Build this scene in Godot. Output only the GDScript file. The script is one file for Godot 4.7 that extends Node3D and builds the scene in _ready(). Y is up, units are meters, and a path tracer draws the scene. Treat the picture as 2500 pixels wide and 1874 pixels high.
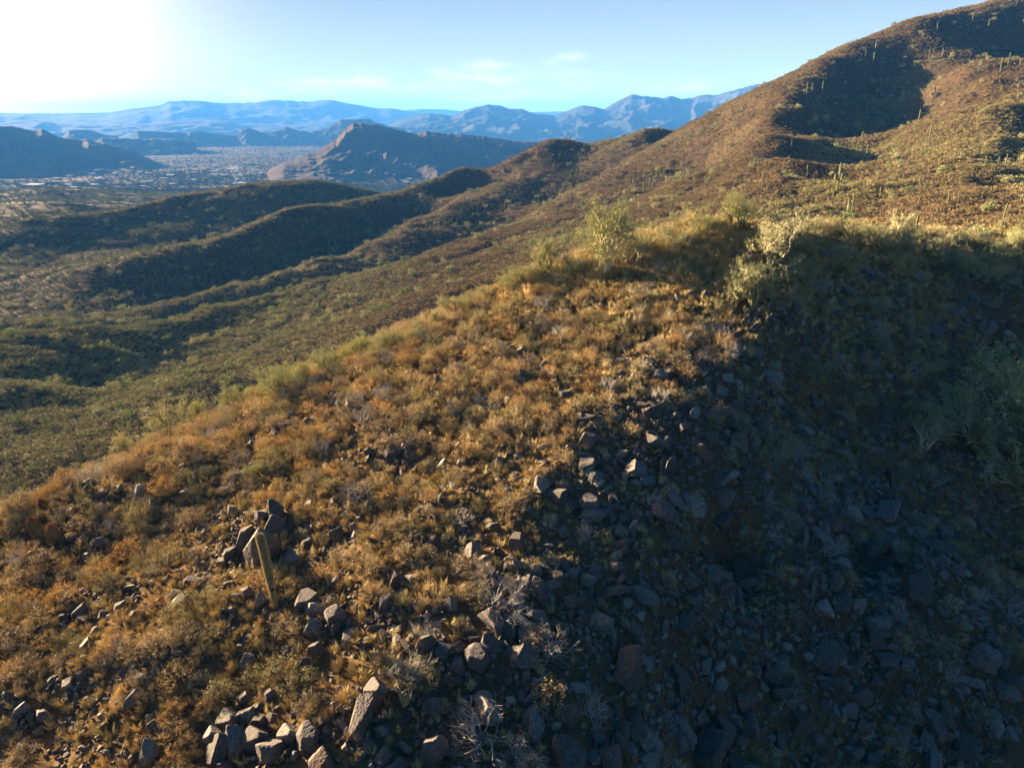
extends Node3D
# A rocky desert ridge seen from the air in low evening sun: near hill, spurs and a mountain behind it, a valley, a butte and blue ranges.

const FOCAL := 1735.0            # pixels, for a picture 2500 x 1874
const HORIZON := 282.0
const EYE := Vector3(0, 160, 0)
var pitch := atan((937.0 - HORIZON) / FOCAL)
var rng := RandomNumberGenerator.new()
var taken := {}

# ---------------------------------------------------------------- set-up
func _ready() -> void:
	rng.seed = 11
	var cam := Camera3D.new()
	cam.name = "camera"
	cam.fov = rad_to_deg(2.0 * atan(937.0 / FOCAL))
	cam.near = 0.5
	cam.far = 90000.0
	cam.position = EYE
	cam.rotation.x = -pitch
	add_child(cam)
	cam.current = true

	var sun := DirectionalLight3D.new()
	sun.name = "sun"
	sun.light_color = Color(1.0, 0.885, 0.71)
	sun.light_energy = 1.6
	sun.light_angular_distance = 0.5
	sun.shadow_enabled = true
	var az := deg_to_rad(-54.0)
	var el := deg_to_rad(11.0)
	var to_sun := Vector3(sin(az) * cos(el), sin(el), -cos(az) * cos(el))
	add_child(sun)
	sun.look_at_from_position(Vector3.ZERO, -to_sun, Vector3.UP)

	var sm := ProceduralSkyMaterial.new()
	sm.sky_top_color = Color(0.0017, 0.017, 0.044).linear_to_srgb()
	sm.sky_horizon_color = Color(0.112, 0.13, 0.142).linear_to_srgb()
	sm.sky_curve = 0.1
	sm.ground_bottom_color = Color(0.05, 0.05, 0.05)
	sm.ground_horizon_color = Color(0.112, 0.13, 0.142).linear_to_srgb()
	sm.sun_angle_max = 100.0
	sm.sun_curve = 0.13
	sm.sky_cover = wisps()
	var sky := Sky.new()
	sky.sky_material = sm
	var env := Environment.new()
	env.background_mode = Environment.BG_SKY
	env.sky = sky
	env.tonemap_mode = Environment.TONE_MAPPER_LINEAR
	env.tonemap_exposure = 9.6
	env.fog_enabled = true
	env.fog_light_color = Color(0.08, 0.34, 1.0).linear_to_srgb()
	env.fog_density = 0.00009
	env.sdfgi_enabled = true
	env.ssao_enabled = true
	env.ssil_enabled = true
	var we := WorldEnvironment.new()
	we.name = "environment"
	we.environment = env
	add_child(we)

	var t0 := Time.get_ticks_msec()
	build_relief()
	print("relief ", Time.get_ticks_msec() - t0)
	build_ground()
	print("ground ", Time.get_ticks_msec() - t0)
	build_far()
	print("far ", Time.get_ticks_msec() - t0)
	build_sight()
	build_kinds()
	print("kinds ", Time.get_ticks_msec() - t0)
	plant_trees()
	plant_cacti()
	print("trees ", Time.get_ticks_msec() - t0)
	scatter_near()
	print("near ", Time.get_ticks_msec() - t0)
	scatter_slopes()
	print("slopes ", Time.get_ticks_msec() - t0)
	build_town()
	print("town ", Time.get_ticks_msec() - t0)

# faint thin clouds low over the far ranges: bearing, height, length and thickness in degrees, strength
func wisps() -> ImageTexture:
	var im := Image.create(2048, 1024, false, Image.FORMAT_RGBAF)
	im.fill(Color(0, 0, 0, 1))
	var n := FastNoiseLite.new()
	n.seed = 4
	n.frequency = 0.05
	n.fractal_octaves = 4
	for c in [[-12, 2.2, 7, 0.5, 0.05], [-4, 2.6, 9, 0.45, 0.06], [-2, 3.6, 3, 0.3, 0.05], [4, 3.8, 2.5, 0.3, 0.05], [5, 2.4, 4, 0.4, 0.05], [-18, 1.6, 8, 0.6, 0.05], [12, 1.9, 5, 0.5, 0.05], [0, 1.4, 12, 0.4, 0.05], [22, 2.6, 6, 0.4, 0.03], [-80, 3, 20, 0.8, 0.05], [70, 3, 20, 0.8, 0.04], [140, 4, 25, 0.9, 0.04], [-140, 4, 25, 0.9, 0.04]]:
		var x0: float = c[0] / 360.0 * 2048.0
		var y0: float = (90.0 - c[1]) / 180.0 * 1024.0
		var lx: float = c[2] / 360.0 * 2048.0
		var ly: float = c[3] / 180.0 * 1024.0
		for y in range(int(y0 - 3 * ly), int(y0 + 3 * ly) + 1):
			for x in range(int(x0 - lx), int(x0 + lx) + 1):
				var u: float = (x - x0) / lx * 2.0
				var v: float = (y - y0 + n.get_noise_1d(x * 0.9) * ly * 1.5) / ly
				var f: float = exp(-u * u - v * v) * clampf(0.55 + 1.3 * n.get_noise_2d(x * 0.6, y * 4.0), 0.0, 1.0) * c[4]
				var p := im.get_pixel(posmod(x, 2048), y)
				im.set_pixel(posmod(x, 2048), y, Color(p.r + f, p.g + f * 0.98, p.b + f * 0.95, 1))
	return ImageTexture.create_from_image(im)

# ---------------------------------------------------------------- pixels to places
func ray(px: float, py: float) -> Vector3:
	var v := Vector3((px - 1250.0) / FOCAL, (937.0 - py) / FOCAL, -1.0)
	var c := cos(pitch)
	var s := sin(pitch)
	v = Vector3(v.x, v.y * c + v.z * s, -v.y * s + v.z * c)
	return v / Vector2(v.x, v.z).length()      # horizontal length 1

func at(px: float, py: float, d: float) -> Vector3:
	return EYE + ray(px, py) * d

func pixel(p: Vector3) -> Vector2:
	var v := p - EYE
	var c := cos(pitch)
	var s := sin(pitch)
	var y := v.y * c - v.z * s
	var z := v.y * s + v.z * c
	if z > -0.1:
		return Vector2(-9999, -9999)
	return Vector2(1250.0 - v.x / z * FOCAL, 937.0 + y / z * FOCAL)

# first place where the line of sight through a pixel meets the ground
func on_ground(px: float, py: float, from := 5.0) -> Vector3:
	var r := ray(px, py)
	var d := from
	while d < 4000.0:
		var p := EYE + r * d
		if height(p.x, p.z) >= p.y:
			break
		d *= 1.01
	var a := d / 1.01
	for i in 8:
		var m := (a + d) / 2.0
		var q := EYE + r * m
		if height(q.x, q.z) >= q.y:
			d = m
		else:
			a = m
	var g := EYE + r * d
	g.y = height(g.x, g.z)
	return g

# ---------------------------------------------------------------- relief
# heights are laid through surveyed points; bearing and the logarithm of distance keep near and far equally fine
var kx := PackedFloat64Array()
var kz := PackedFloat64Array()
var ku := PackedFloat64Array()
var ky := PackedFloat64Array()
var kw := PackedFloat64Array()
const T_MAX := 0.88
const T_STEP := 0.011
const U_MIN := 1.4
const U_STEP := 0.027
var tn := 0
var un := 0
var grid := PackedFloat32Array()
var rim_t := PackedFloat32Array()
var rim := PackedFloat32Array()
var wide := FastNoiseLite.new()
var fine := FastNoiseLite.new()
var gully := FastNoiseLite.new()

func knot(p: Vector3) -> void:
	var x := p.x
	var z := p.z
	var d := Vector2(x, z).length()
	var t := atan2(x, -z)
	var u := log(d)
	for i in kx.size():
		if absf(kx[i] - cos(t)) + absf(kz[i] - sin(t)) + absf(ku[i] - u) < 0.012:
			return
	kx.append(cos(t))
	kz.append(sin(t))
	ku.append(u)
	ky.append(p.y - EYE.y)

func line(pts: Array, step := 0.06) -> void:
	for i in pts.size():
		var a: Array = pts[i]
		knot(at(a[0], a[1], a[2]))
		if i + 1 < pts.size():
			var b: Array = pts[i + 1]
			var n := int(ceil(maxf(absf(b[0] - a[0]) / FOCAL, absf(log(b[2] / a[2]))) / step))
			for k in range(1, n):
				var f := float(k) / n
				knot(at(lerpf(a[0], b[0], f), lerpf(a[1], b[1], f), a[2] * pow(b[2] / a[2], f)))

func spot(px: float, d: float, y: float) -> void:       # a place out of sight: bearing from a column, distance and height over the eye
	var r := ray(px, 800.0)
	knot(EYE + Vector3(r.x * d, y, r.z * d))

func spot_t(t: float, d: float, y: float) -> void:
	knot(EYE + Vector3(sin(t) * d, y, -cos(t) * d))

func survey() -> void:
	# near hill: crest, far side of its left flank, flanks
	var top := [[820, 1874, 16], [930, 1650, 18.7], [1090, 1400, 22.8], [1260, 1200, 27.2], [1420, 1000, 33.2], [1540, 870, 39], [1640, 750, 44], [1735, 640, 49], [1810, 560, 52]]
	line(top)
	for i in top.size() - 1:
		for f in [0.0, 0.5]:
			var a := at(top[i][0], top[i][1], top[i][2]).lerp(at(top[i + 1][0], top[i + 1][1], top[i + 1][2]), f)
			var wide_by := 1.0 if i < 7 else 0.5
			knot(a + Vector3(2.6 * wide_by, -0.32, 1.5 * wide_by))
			knot(a + Vector3(5.6 * wide_by, -1.35, 3.2 * wide_by))
			knot(a + Vector3(-3.6, -0.4, -2.0))
	line([[0, 1260, 40], [230, 1170, 45], [470, 1050, 48], [650, 960, 50], [900, 840, 52.5], [1100, 760, 54], [1300, 660, 54.5], [1500, 590, 55], [1700, 545, 55.5]])
	line([[0, 1874, 24], [0, 1560, 30], [420, 1300, 33.5]], 0.2)
	line([[400, 1600, 23.5], [480, 1874, 18.5]], 0.2)
	line([[1720, 1874, 20], [2100, 1874, 24.5], [2500, 1874, 31]], 0.15)
	line([[1750, 1400, 29], [2100, 1400, 35], [2500, 1400, 43]], 0.15)
	line([[1930, 1000, 41.8], [2300, 1000, 48.5], [2500, 1000, 56]], 0.15)
	line([[1900, 720, 46.8], [2100, 750, 51], [2300, 760, 55.5], [2500, 760, 60]], 0.15)
	# the saddle that carries the hill on to the right
	line([[1800, 560, 52], [1930, 590, 55], [2050, 610, 57], [2250, 640, 60], [2400, 640, 66], [2500, 600, 75]], 0.08)
	for s in [[1950, 75, -10.5], [2200, 82, -11.5], [2480, 95, -11.5], [2350, 100, -14], [2100, 105, -19], [1900, 95, -20], [1750, 75, -14], [1850, 130, -27], [2200, 128, -22], [2480, 135, -14]]:
		spot(s[0], s[1], s[2])
	# its far side, going down to the basin
	for s in [[0, 60, -28], [0, 80, -40], [230, 62, -29], [230, 85, -43], [470, 66, -28], [470, 90, -44], [650, 68, -27], [650, 95, -45], [900, 72, -25], [900, 100, -42], [1100, 75, -23], [1100, 105, -40], [1300, 76, -21], [1300, 105, -36], [1500, 75, -18], [1500, 105, -32], [1650, 75, -15.5], [1650, 105, -29], [900, 140, -53], [1100, 145, -48], [1300, 145, -42], [1500, 145, -36]]:
		spot(s[0], s[1], s[2])
	# basin and the gully before the spurs
	line([[0, 1130, 118], [120, 1060, 135], [203, 957, 184], [407, 888, 201], [509, 815, 223], [640, 760, 238]], 0.12)
	line([[0, 960, 165], [100, 900, 190]], 0.2)
	line([[330, 960, 160], [560, 880, 175], [800, 790, 190], [1000, 700, 205], [1150, 640, 215]], 0.12)
	line([[700, 900, 150], [900, 800, 160], [1150, 700, 170]], 0.15)
	# spur C, then its foot on this side and the gully beyond it
	line([[1640, 330, 450], [1600, 353, 425], [1554, 378, 400], [1473, 423, 365], [1392, 467, 340], [1302, 512, 315], [1188, 565, 290], [1066, 606, 275], [985, 630, 265], [770, 690, 255], [620, 725, 248], [517, 749, 240], [366, 778, 232], [200, 795, 225], [0, 812, 218]])
	line([[1720, 420, 330], [1600, 470, 295], [1480, 520, 270], [1350, 560, 250], [1200, 620, 232]], 0.12)
	line([[1640, 365, 480], [1500, 440, 430], [1380, 500, 395], [1250, 560, 348], [1100, 630, 315], [950, 680, 292], [750, 740, 278], [560, 785, 266], [300, 815, 255], [0, 815, 250]], 0.08)
	# spur between
	line([[1290, 405, 475], [1209, 443, 440], [1148, 471, 412], [1087, 496, 392], [1026, 528, 374], [977, 549, 362], [900, 587, 340], [773, 627, 318], [671, 666, 303], [570, 700, 294], [400, 735, 285]])
	line([[1250, 455, 520], [1130, 510, 470], [1000, 580, 408], [880, 630, 368], [740, 678, 343], [600, 725, 322], [400, 745, 310], [150, 735, 320]], 0.08)
	# spur B, the one that carries the mountain's skyline down
	line([[1640, 295, 480], [1595, 309, 490], [1534, 329, 500], [1473, 343, 505], [1424, 349, 510], [1392, 345, 512], [1343, 343, 515], [1310, 353, 510], [1278, 372, 505], [1229, 394, 500], [1168, 410, 500], [1127, 410, 498], [1091, 421, 492], [1066, 435, 485], [1026, 447, 478], [977, 463, 456], [920, 476, 442], [883, 488, 430], [842, 502, 418], [802, 500, 412], [753, 497, 406], [707, 505, 400], [667, 524, 392], [610, 553, 382], [530, 577, 372], [447, 600, 362], [300, 640, 350]])
	line([[1424, 392, 470], [1500, 385, 455]], 0.2)
	line([[1200, 450, 600], [1000, 505, 530], [850, 545, 480], [700, 560, 455], [560, 610, 430], [350, 625, 410], [100, 650, 400]], 0.1)
	# ridge A and three low hills
	line([[346, 508, 520], [407, 480, 535], [468, 467, 545], [529, 461, 552], [610, 451, 558], [692, 444, 562], [773, 443, 565], [834, 449, 568], [900, 463, 575], [1000, 490, 600]])
	line([[550, 500, 800], [750, 490, 850], [950, 500, 900], [400, 520, 800]], 0.2)
	line([[0, 547, 505], [61, 532, 512], [122, 518, 518], [203, 520, 516], [305, 524, 512], [346, 536, 505]])
	line([[0, 600, 455], [150, 600, 455], [300, 585, 458]], 0.2)
	line([[0, 548, 590], [150, 540, 590], [300, 545, 580]], 0.2)
	line([[0, 496, 690], [61, 490, 695], [142, 488, 692], [195, 500, 680], [244, 516, 665]])
	line([[0, 503, 820], [150, 496, 820], [260, 505, 800]], 0.2)
	line([[0, 475, 930], [102, 457, 940], [163, 463, 930], [212, 475, 915]])
	line([[-200, 470, 1350], [0, 470, 1350], [200, 468, 1350], [400, 465, 1350], [600, 465, 1350], [800, 467, 1330], [1000, 470, 1300], [1200, 470, 1300]], 0.15)
	# the mountain: skyline, left shoulder, bowl, right spur
	line([[1640, 295, 480], [1755, 264, 468], [1885, 207, 450], [1966, 163, 436], [2080, 110, 462], [2170, 73, 490], [2275, 35, 520], [2373, 8, 545], [2414, 4, 555], [2500, 14, 570], [2640, 60, 590]])
	line([[2000, 185, 405], [1925, 215, 375], [1880, 260, 335], [1885, 320, 288], [1900, 380, 245], [1915, 440, 208], [1905, 500, 180], [1860, 545, 165]], 0.1)
	line([[1770, 330, 365], [1750, 400, 295], [1730, 460, 245], [1705, 520, 207]], 0.15)
	line([[2150, 180, 440], [2190, 250, 408], [2200, 310, 378], [2160, 365, 332], [2100, 415, 276], [2040, 475, 218], [1965, 545, 168]], 0.1)
	line([[2060, 290, 374], [2030, 350, 330], [2000, 420, 262]], 0.15)
	line([[2310, 130, 448], [2360, 155, 395], [2420, 185, 325], [2450, 250, 280], [2440, 330, 235], [2400, 400, 200], [2330, 470, 168], [2230, 540, 148]], 0.1)
	line([[2500, 160, 465], [2540, 240, 330], [2560, 330, 270], [2540, 430, 200], [2500, 510, 160]], 0.12)
	line([[2700, 200, 330], [2750, 400, 230]], 0.2)
	line([[2100, 545, 160], [2400, 545, 140]], 0.15)
	for s in [[1700, 560, -20], [2000, 600, 5], [2300, 680, 25], [2500, 720, 20], [1500, 640, -60], [1700, 800, -80], [2100, 900, -60], [2500, 900, -60], [1500, 1000, -118], [2000, 1400, -122], [2500, 1400, -122]]:
		spot(s[0], s[1], s[2])
	# round about and out of view
	for s in [[-0.2, 11, -19], [0.3, 12, -20.5], [0.0, 6, -20], [-0.8, 14, -19], [0.9, 20, -24], [0.95, 45, -25], [0.95, 90, -22], [1.0, 200, -10], [1.0, 450, 20], [-0.95, 30, -22], [-0.95, 60, -38], [-0.95, 150, -60], [-0.95, 400, -85], [-1.0, 1200, -115], [1.0, 1200, -110], [1.6, 10, -24], [1.6, 60, -40], [1.6, 300, -40], [1.6, 1200, -110], [-1.6, 10, -22], [-1.6, 60, -45], [-1.6, 300, -80], [-1.6, 1200, -115], [3.1, 10, -24], [3.1, 60, -45], [3.1, 300, -80], [3.1, 1200, -115], [2.4, 30, -35], [-2.4, 30, -35], [0, 4, -20]]:
		spot_t(s[0], s[1], s[2])
	var t := -3.0
	while t < 3.14:
		spot_t(t, 2000, -128)
		spot_t(t, 2700, -136)
		t += 0.2

func lift_at(t: float, u: float) -> float:
	var ct := cos(t)
	var st := sin(t)
	var v := 0.0
	for i in kx.size():
		var a := kx[i] - ct
		var b := kz[i] - st
		var c := ku[i] - u
		v += kw[i] * sqrt(a * a + b * b + c * c + 0.00012)
	return v + kw[kx.size()]

func build_relief() -> void:
	wide.seed = 3
	wide.frequency = 1.0 / 70.0
	wide.fractal_type = FastNoiseLite.FRACTAL_FBM
	wide.fractal_octaves = 4
	fine.seed = 5
	fine.frequency = 1.0 / 5.0
	fine.fractal_type = FastNoiseLite.FRACTAL_FBM
	fine.fractal_octaves = 4
	gully.seed = 9
	gully.frequency = 1.0 / 55.0
	gully.fractal_type = FastNoiseLite.FRACTAL_RIDGED
	gully.fractal_octaves = 3
	survey()
	var n := kx.size()
	print("knots ", n)
	var m := []                                    # solve for the weights
	for i in n + 1:
		var row := PackedFloat64Array()
		row.resize(n + 2)
		for j in n + 1:
			if i == n and j == n:
				row[j] = 0.0
			elif i == n or j == n:
				row[j] = 1.0
			else:
				var a := kx[i] - kx[j]
				var b := kz[i] - kz[j]
				var c := ku[i] - ku[j]
				row[j] = sqrt(a * a + b * b + c * c + 0.00012) + (-0.0015 if i == j else 0.0)
		row[n + 1] = ky[i] if i < n else 0.0
		m.append(row)
	for k in n + 1:
		var best := k
		for i in range(k + 1, n + 1):
			if absf(m[i][k]) > absf(m[best][k]):
				best = i
		var swap: PackedFloat64Array = m[k]
		m[k] = m[best]
		m[best] = swap
		var rk: PackedFloat64Array = m[k]
		for i in range(k + 1, n + 1):
			var ri: PackedFloat64Array = m[i]
			var f := ri[k] / rk[k]
			if f != 0.0:
				for j in range(k, n + 2):
					ri[j] -= f * rk[j]
				m[i] = ri
	kw.resize(n + 1)
	for k in range(n, -1, -1):
		var rk: PackedFloat64Array = m[k]
		var s := rk[n + 1]
		for j in range(k + 1, n + 1):
			s -= rk[j] * kw[j]
		kw[k] = s / rk[k]
	tn = int(2.0 * T_MAX / T_STEP) + 1
	un = int((log(2500.0) - U_MIN) / U_STEP) + 2
	grid.resize(tn * un)
	for i in tn:
		for j in un:
			grid[i * un + j] = lift_at(-T_MAX + i * T_STEP, U_MIN + j * U_STEP)
	for i in 45:                                   # the rest of the circle, coarser
		var t := T_MAX - T_STEP + (TAU - 2.0 * (T_MAX - T_STEP)) * i / 44.0
		rim_t.append(t)
		for j in un:
			rim.append(lift_at(t, U_MIN + j * U_STEP))

func cubic(a: float, b: float, c: float, d: float, f: float) -> float:
	return b + 0.5 * f * (c - a + f * (2.0 * a - 5.0 * b + 4.0 * c - d + f * (3.0 * (b - c) + d - a)))

func lift(t: float, u: float) -> float:
	var fu := clampf((u - U_MIN) / U_STEP, 1.0, un - 2.001)
	var j := int(fu)
	fu -= j
	if absf(t) < T_MAX - 2.0 * T_STEP:
		var ft := (t + T_MAX) / T_STEP
		var i := int(ft)
		ft -= i
		var o := (i - 1) * un + j
		if j + 2 >= un:
			return lerpf(lerpf(grid[o + un], grid[o + un + 1], fu), lerpf(grid[o + 2 * un], grid[o + 2 * un + 1], fu), ft)
		var a := cubic(grid[o - 1], grid[o], grid[o + 1], grid[o + 2], fu)
		o += un
		var b := cubic(grid[o - 1], grid[o], grid[o + 1], grid[o + 2], fu)
		o += un
		var c := cubic(grid[o - 1], grid[o], grid[o + 1], grid[o + 2], fu)
		o += un
		var d := cubic(grid[o - 1], grid[o], grid[o + 1], grid[o + 2], fu)
		return cubic(a, b, c, d, ft)
	if t < 0.0:
		t += TAU
	var g := clampf((t - rim_t[0]) / (rim_t[44] - rim_t[0]) * 44.0, 0.0, 43.999)
	var k := int(g)
	g -= k
	var p := k * un + j
	return lerpf(lerpf(rim[p], rim[p + 1], fu), lerpf(rim[p + un], rim[p + un + 1], fu), g)

func height(x: float, z: float) -> float:
	var d := sqrt(x * x + z * z)
	var t := atan2(x, -z)
	var y := EYE.y - 136.0
	if d < 2500.0:
		y = lerpf(EYE.y + lift(t, log(maxf(d, 4.2))), y, smoothstep(1800.0, 2500.0, d))
	else:
		y -= (d - 2500.0) * 0.004 * 0.6
	var mid := smoothstep(70.0, 200.0, d)
	var far := smoothstep(900.0, 1600.0, d)
	y += wide.get_noise_2d(x, z) * lerpf(0.9, 2.4, mid)
	if mid > 0.0 and far < 1.0:
		y -= maxf(0.0, gully.get_noise_2d(x, z) - 0.2) * 2.0 * mid * (1.0 - far)
	if d < 400.0:
		y += fine.get_noise_2d(x, z) * 0.4
	return y

func normal_at(x: float, z: float, e := 0.4) -> Vector3:
	return Vector3(height(x - e, z) - height(x + e, z), 2.0 * e, height(x, z - e) - height(x, z + e)).normalized()

# ---------------------------------------------------------------- names and labels
func numbered(called: String) -> String:
	var n: int = taken.get(called, 0)
	taken[called] = n + 1
	return called if n == 0 else "%s_%03d" % [called, n]

func tag(o: Node, label: String, category: String, group := "", kind := "") -> void:
	o.set_meta("label", label)
	o.set_meta("category", category)
	if group != "":
		o.set_meta("group", group)
	if kind != "":
		o.set_meta("kind", kind)

# ---------------------------------------------------------------- the ground
func noise_texture(size: int, freq: float, colors: Array, sd: int, octaves := 5) -> NoiseTexture2D:
	var n := FastNoiseLite.new()
	n.seed = sd
	n.frequency = freq
	n.fractal_octaves = octaves
	var t := NoiseTexture2D.new()
	t.width = size
	t.height = size
	t.seamless = true
	t.noise = n
	var g := Gradient.new()
	g.offsets = PackedFloat32Array()
	g.colors = PackedColorArray()
	for i in colors.size():
		g.add_point(float(i) / (colors.size() - 1), colors[i])
	t.color_ramp = g
	return t

func ground_material() -> StandardMaterial3D:
	var m := StandardMaterial3D.new()
	m.vertex_color_use_as_albedo = true
	m.albedo_texture = noise_texture(1024, 0.02, [Color(0.45, 0.42, 0.4), Color(0.8, 0.78, 0.74), Color(1, 1, 1)], 4)
	m.uv1_triplanar = true
	m.uv1_world_triplanar = true
	m.uv1_scale = Vector3.ONE * 0.35
	m.roughness = 1.0
	m.metallic_specular = 0.1
	return m

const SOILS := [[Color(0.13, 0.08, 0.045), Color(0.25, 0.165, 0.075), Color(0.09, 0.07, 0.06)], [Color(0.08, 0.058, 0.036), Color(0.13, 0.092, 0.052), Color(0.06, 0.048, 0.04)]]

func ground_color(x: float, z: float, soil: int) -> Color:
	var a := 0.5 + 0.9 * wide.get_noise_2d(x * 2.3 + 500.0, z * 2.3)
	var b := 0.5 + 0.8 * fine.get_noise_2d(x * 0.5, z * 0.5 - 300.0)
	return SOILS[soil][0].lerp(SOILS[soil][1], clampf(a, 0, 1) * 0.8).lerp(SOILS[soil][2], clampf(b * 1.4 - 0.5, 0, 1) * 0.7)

func sheet(ts: PackedFloat32Array, ds: PackedFloat32Array, called: String, label: String, category: String, m: Material, soil: int) -> void:
	var nt := ts.size()
	var nd := ds.size()
	var v := PackedVector3Array()
	var c := PackedColorArray()
	v.resize(nt * nd)
	c.resize(nt * nd)
	for i in nt:
		var st := sin(ts[i])
		var ct := cos(ts[i])
		for j in nd:
			var x := st * ds[j]
			var z := -ct * ds[j]
			v[i * nd + j] = Vector3(x, height(x, z), z)
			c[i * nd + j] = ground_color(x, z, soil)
	mesh_grid(v, c, nt, nd, called, label, category, m)

func mesh_grid(v: PackedVector3Array, c: PackedColorArray, nt: int, nd: int, called: String, label: String, category: String, m: Material) -> MeshInstance3D:
	var nn := PackedVector3Array()
	nn.resize(nt * nd)
	for i in nt:
		var i0 := maxi(i - 1, 0)
		var i1 := mini(i + 1, nt - 1)
		for j in nd:
			var a := v[i1 * nd + j] - v[i0 * nd + j]
			var b := v[i * nd + mini(j + 1, nd - 1)] - v[i * nd + maxi(j - 1, 0)]
			var q := a.cross(b).normalized()
			nn[i * nd + j] = q if q.y > 0.0 else -q
	var ix := PackedInt32Array()
	ix.resize((nt - 1) * (nd - 1) * 6)
	var k := 0
	for i in nt - 1:
		for j in nd - 1:
			var p := i * nd + j
			ix[k] = p
			ix[k + 1] = p + 1
			ix[k + 2] = p + nd
			ix[k + 3] = p + 1
			ix[k + 4] = p + nd + 1
			ix[k + 5] = p + nd
			k += 6
	var arr := []
	arr.resize(Mesh.ARRAY_MAX)
	arr[Mesh.ARRAY_VERTEX] = v
	arr[Mesh.ARRAY_NORMAL] = nn
	arr[Mesh.ARRAY_COLOR] = c
	arr[Mesh.ARRAY_INDEX] = ix
	var am := ArrayMesh.new()
	am.add_surface_from_arrays(Mesh.PRIMITIVE_TRIANGLES, arr)
	am.surface_set_material(0, m)
	var o := MeshInstance3D.new()
	o.name = numbered(called)
	o.mesh = am
	add_child(o, true)
	tag(o, label, category, "", "structure")
	return o

func bearings() -> PackedFloat32Array:
	var ts := PackedFloat32Array()
	var t := -PI
	while t < -0.72:
		ts.append(t)
		t += 0.06
	t = -0.72
	while t < 0.72:
		ts.append(t)
		t += 0.0031
	while t < PI:
		ts.append(t)
		t += 0.06
	ts.append(PI)
	return ts

func steps(a: float, b: float, f: float) -> PackedFloat32Array:
	var ds := PackedFloat32Array()
	var n := int(ceil(log(b / a) / f))
	for i in n + 1:
		ds.append(a * pow(b / a, float(i) / n))
	return ds

func build_ground() -> void:
	var m := ground_material()
	var ts := bearings()
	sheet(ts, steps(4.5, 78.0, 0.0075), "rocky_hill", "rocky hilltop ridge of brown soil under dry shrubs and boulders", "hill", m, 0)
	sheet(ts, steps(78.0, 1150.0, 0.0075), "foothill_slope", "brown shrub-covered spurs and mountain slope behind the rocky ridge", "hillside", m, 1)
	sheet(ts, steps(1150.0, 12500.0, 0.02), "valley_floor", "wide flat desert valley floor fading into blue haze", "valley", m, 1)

# ---------------------------------------------------------------- far hills
func rock_material(c: Color) -> StandardMaterial3D:
	var m := StandardMaterial3D.new()
	m.vertex_color_use_as_albedo = true
	m.albedo_color = c.linear_to_srgb()
	m.roughness = 1.0
	m.metallic_specular = 0.1
	return m

# a hill or range whose crest runs along the given skyline; front and back are the depths of its two slopes
func range_of(sky: Array, dist: float, front: float, back: float, rough: float, called: String, label: String, category: String, color: Color, sd: int, cliff := 0.0, cols := 240, rows := 70) -> void:
	var n := FastNoiseLite.new()
	n.seed = sd
	n.fractal_type = FastNoiseLite.FRACTAL_RIDGED
	n.fractal_octaves = 5
	n.frequency = 1.0 / (front * 0.4)
	var w := FastNoiseLite.new()
	w.seed = sd + 40
	w.fractal_octaves = 4
	w.frequency = 1.0 / (front * 0.25)
	var v := PackedVector3Array()
	var c := PackedColorArray()
	var x0: float = sky[0][0]
	var x1: float = sky[sky.size() - 1][0]
	var seg := 0
	for i in cols:
		var px := lerpf(x0, x1, float(i) / (cols - 1))
		while seg < sky.size() - 2 and px > sky[seg + 1][0]:
			seg += 1
		var a: Array = sky[seg]
		var b: Array = sky[seg + 1]
		var f: float = (px - a[0]) / (b[0] - a[0])
		var py: float = lerpf(a[1], b[1], f)
		var dc: float = dist * lerpf(a[2] if a.size() > 2 else 1.0, b[2] if b.size() > 2 else 1.0, f)
		var top := at(px, py, dc)
		top.y += w.get_noise_1d(px * front * 0.008) * (top.y - EYE.y + 140.0) * 0.035
		var r := ray(px, 500.0)
		for j in rows:
			var s := float(j) / (rows - 1) * 2.0 - 1.0
			var d := dc + (front if s < 0.0 else back) * s
			var x := r.x * d
			var z := r.z * d
			var base := height(x, z) - 4.0
			var rise := maxf(top.y - base, 2.0)
			var q := 1.0 - absf(s)
			var ridged := n.get_noise_2d(x, z)
			var steep := cliff * smoothstep(55.0, 115.0, rise)
			var prof := q * q * (1.6 - 0.6 * q) if cliff == 0.0 else pow(q, 1.5) * (1.0 - steep) + steep * smoothstep(0.79, 0.87, q + 0.06 * ridged)
			var bite := q * (1.0 - q) * 4.0
			var h := rise * clampf(prof + bite * rough * (ridged * 0.5 - 0.1), 0.0, 1.0)
			h += rise * 0.02 * w.get_noise_2d(x * 3.0, z * 3.0) * bite
			v.append(Vector3(x, base + h - (6.0 if j == 0 or j == rows - 1 else 0.0), z))
			var k := clampf(0.75 + 0.5 * w.get_noise_2d(x, z), 0.4, 1.2)
			var cc := Color(k, k, k)
			if cliff > 0.0 and q > 0.7:
				cc = Color(k * 1.2, k * 0.95, k * 0.88)
			c.append(cc)
	var o := mesh_grid(v, c, cols, rows, called, label, category, rock_material(color))
	o.set_meta("kind", "structure")

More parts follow.
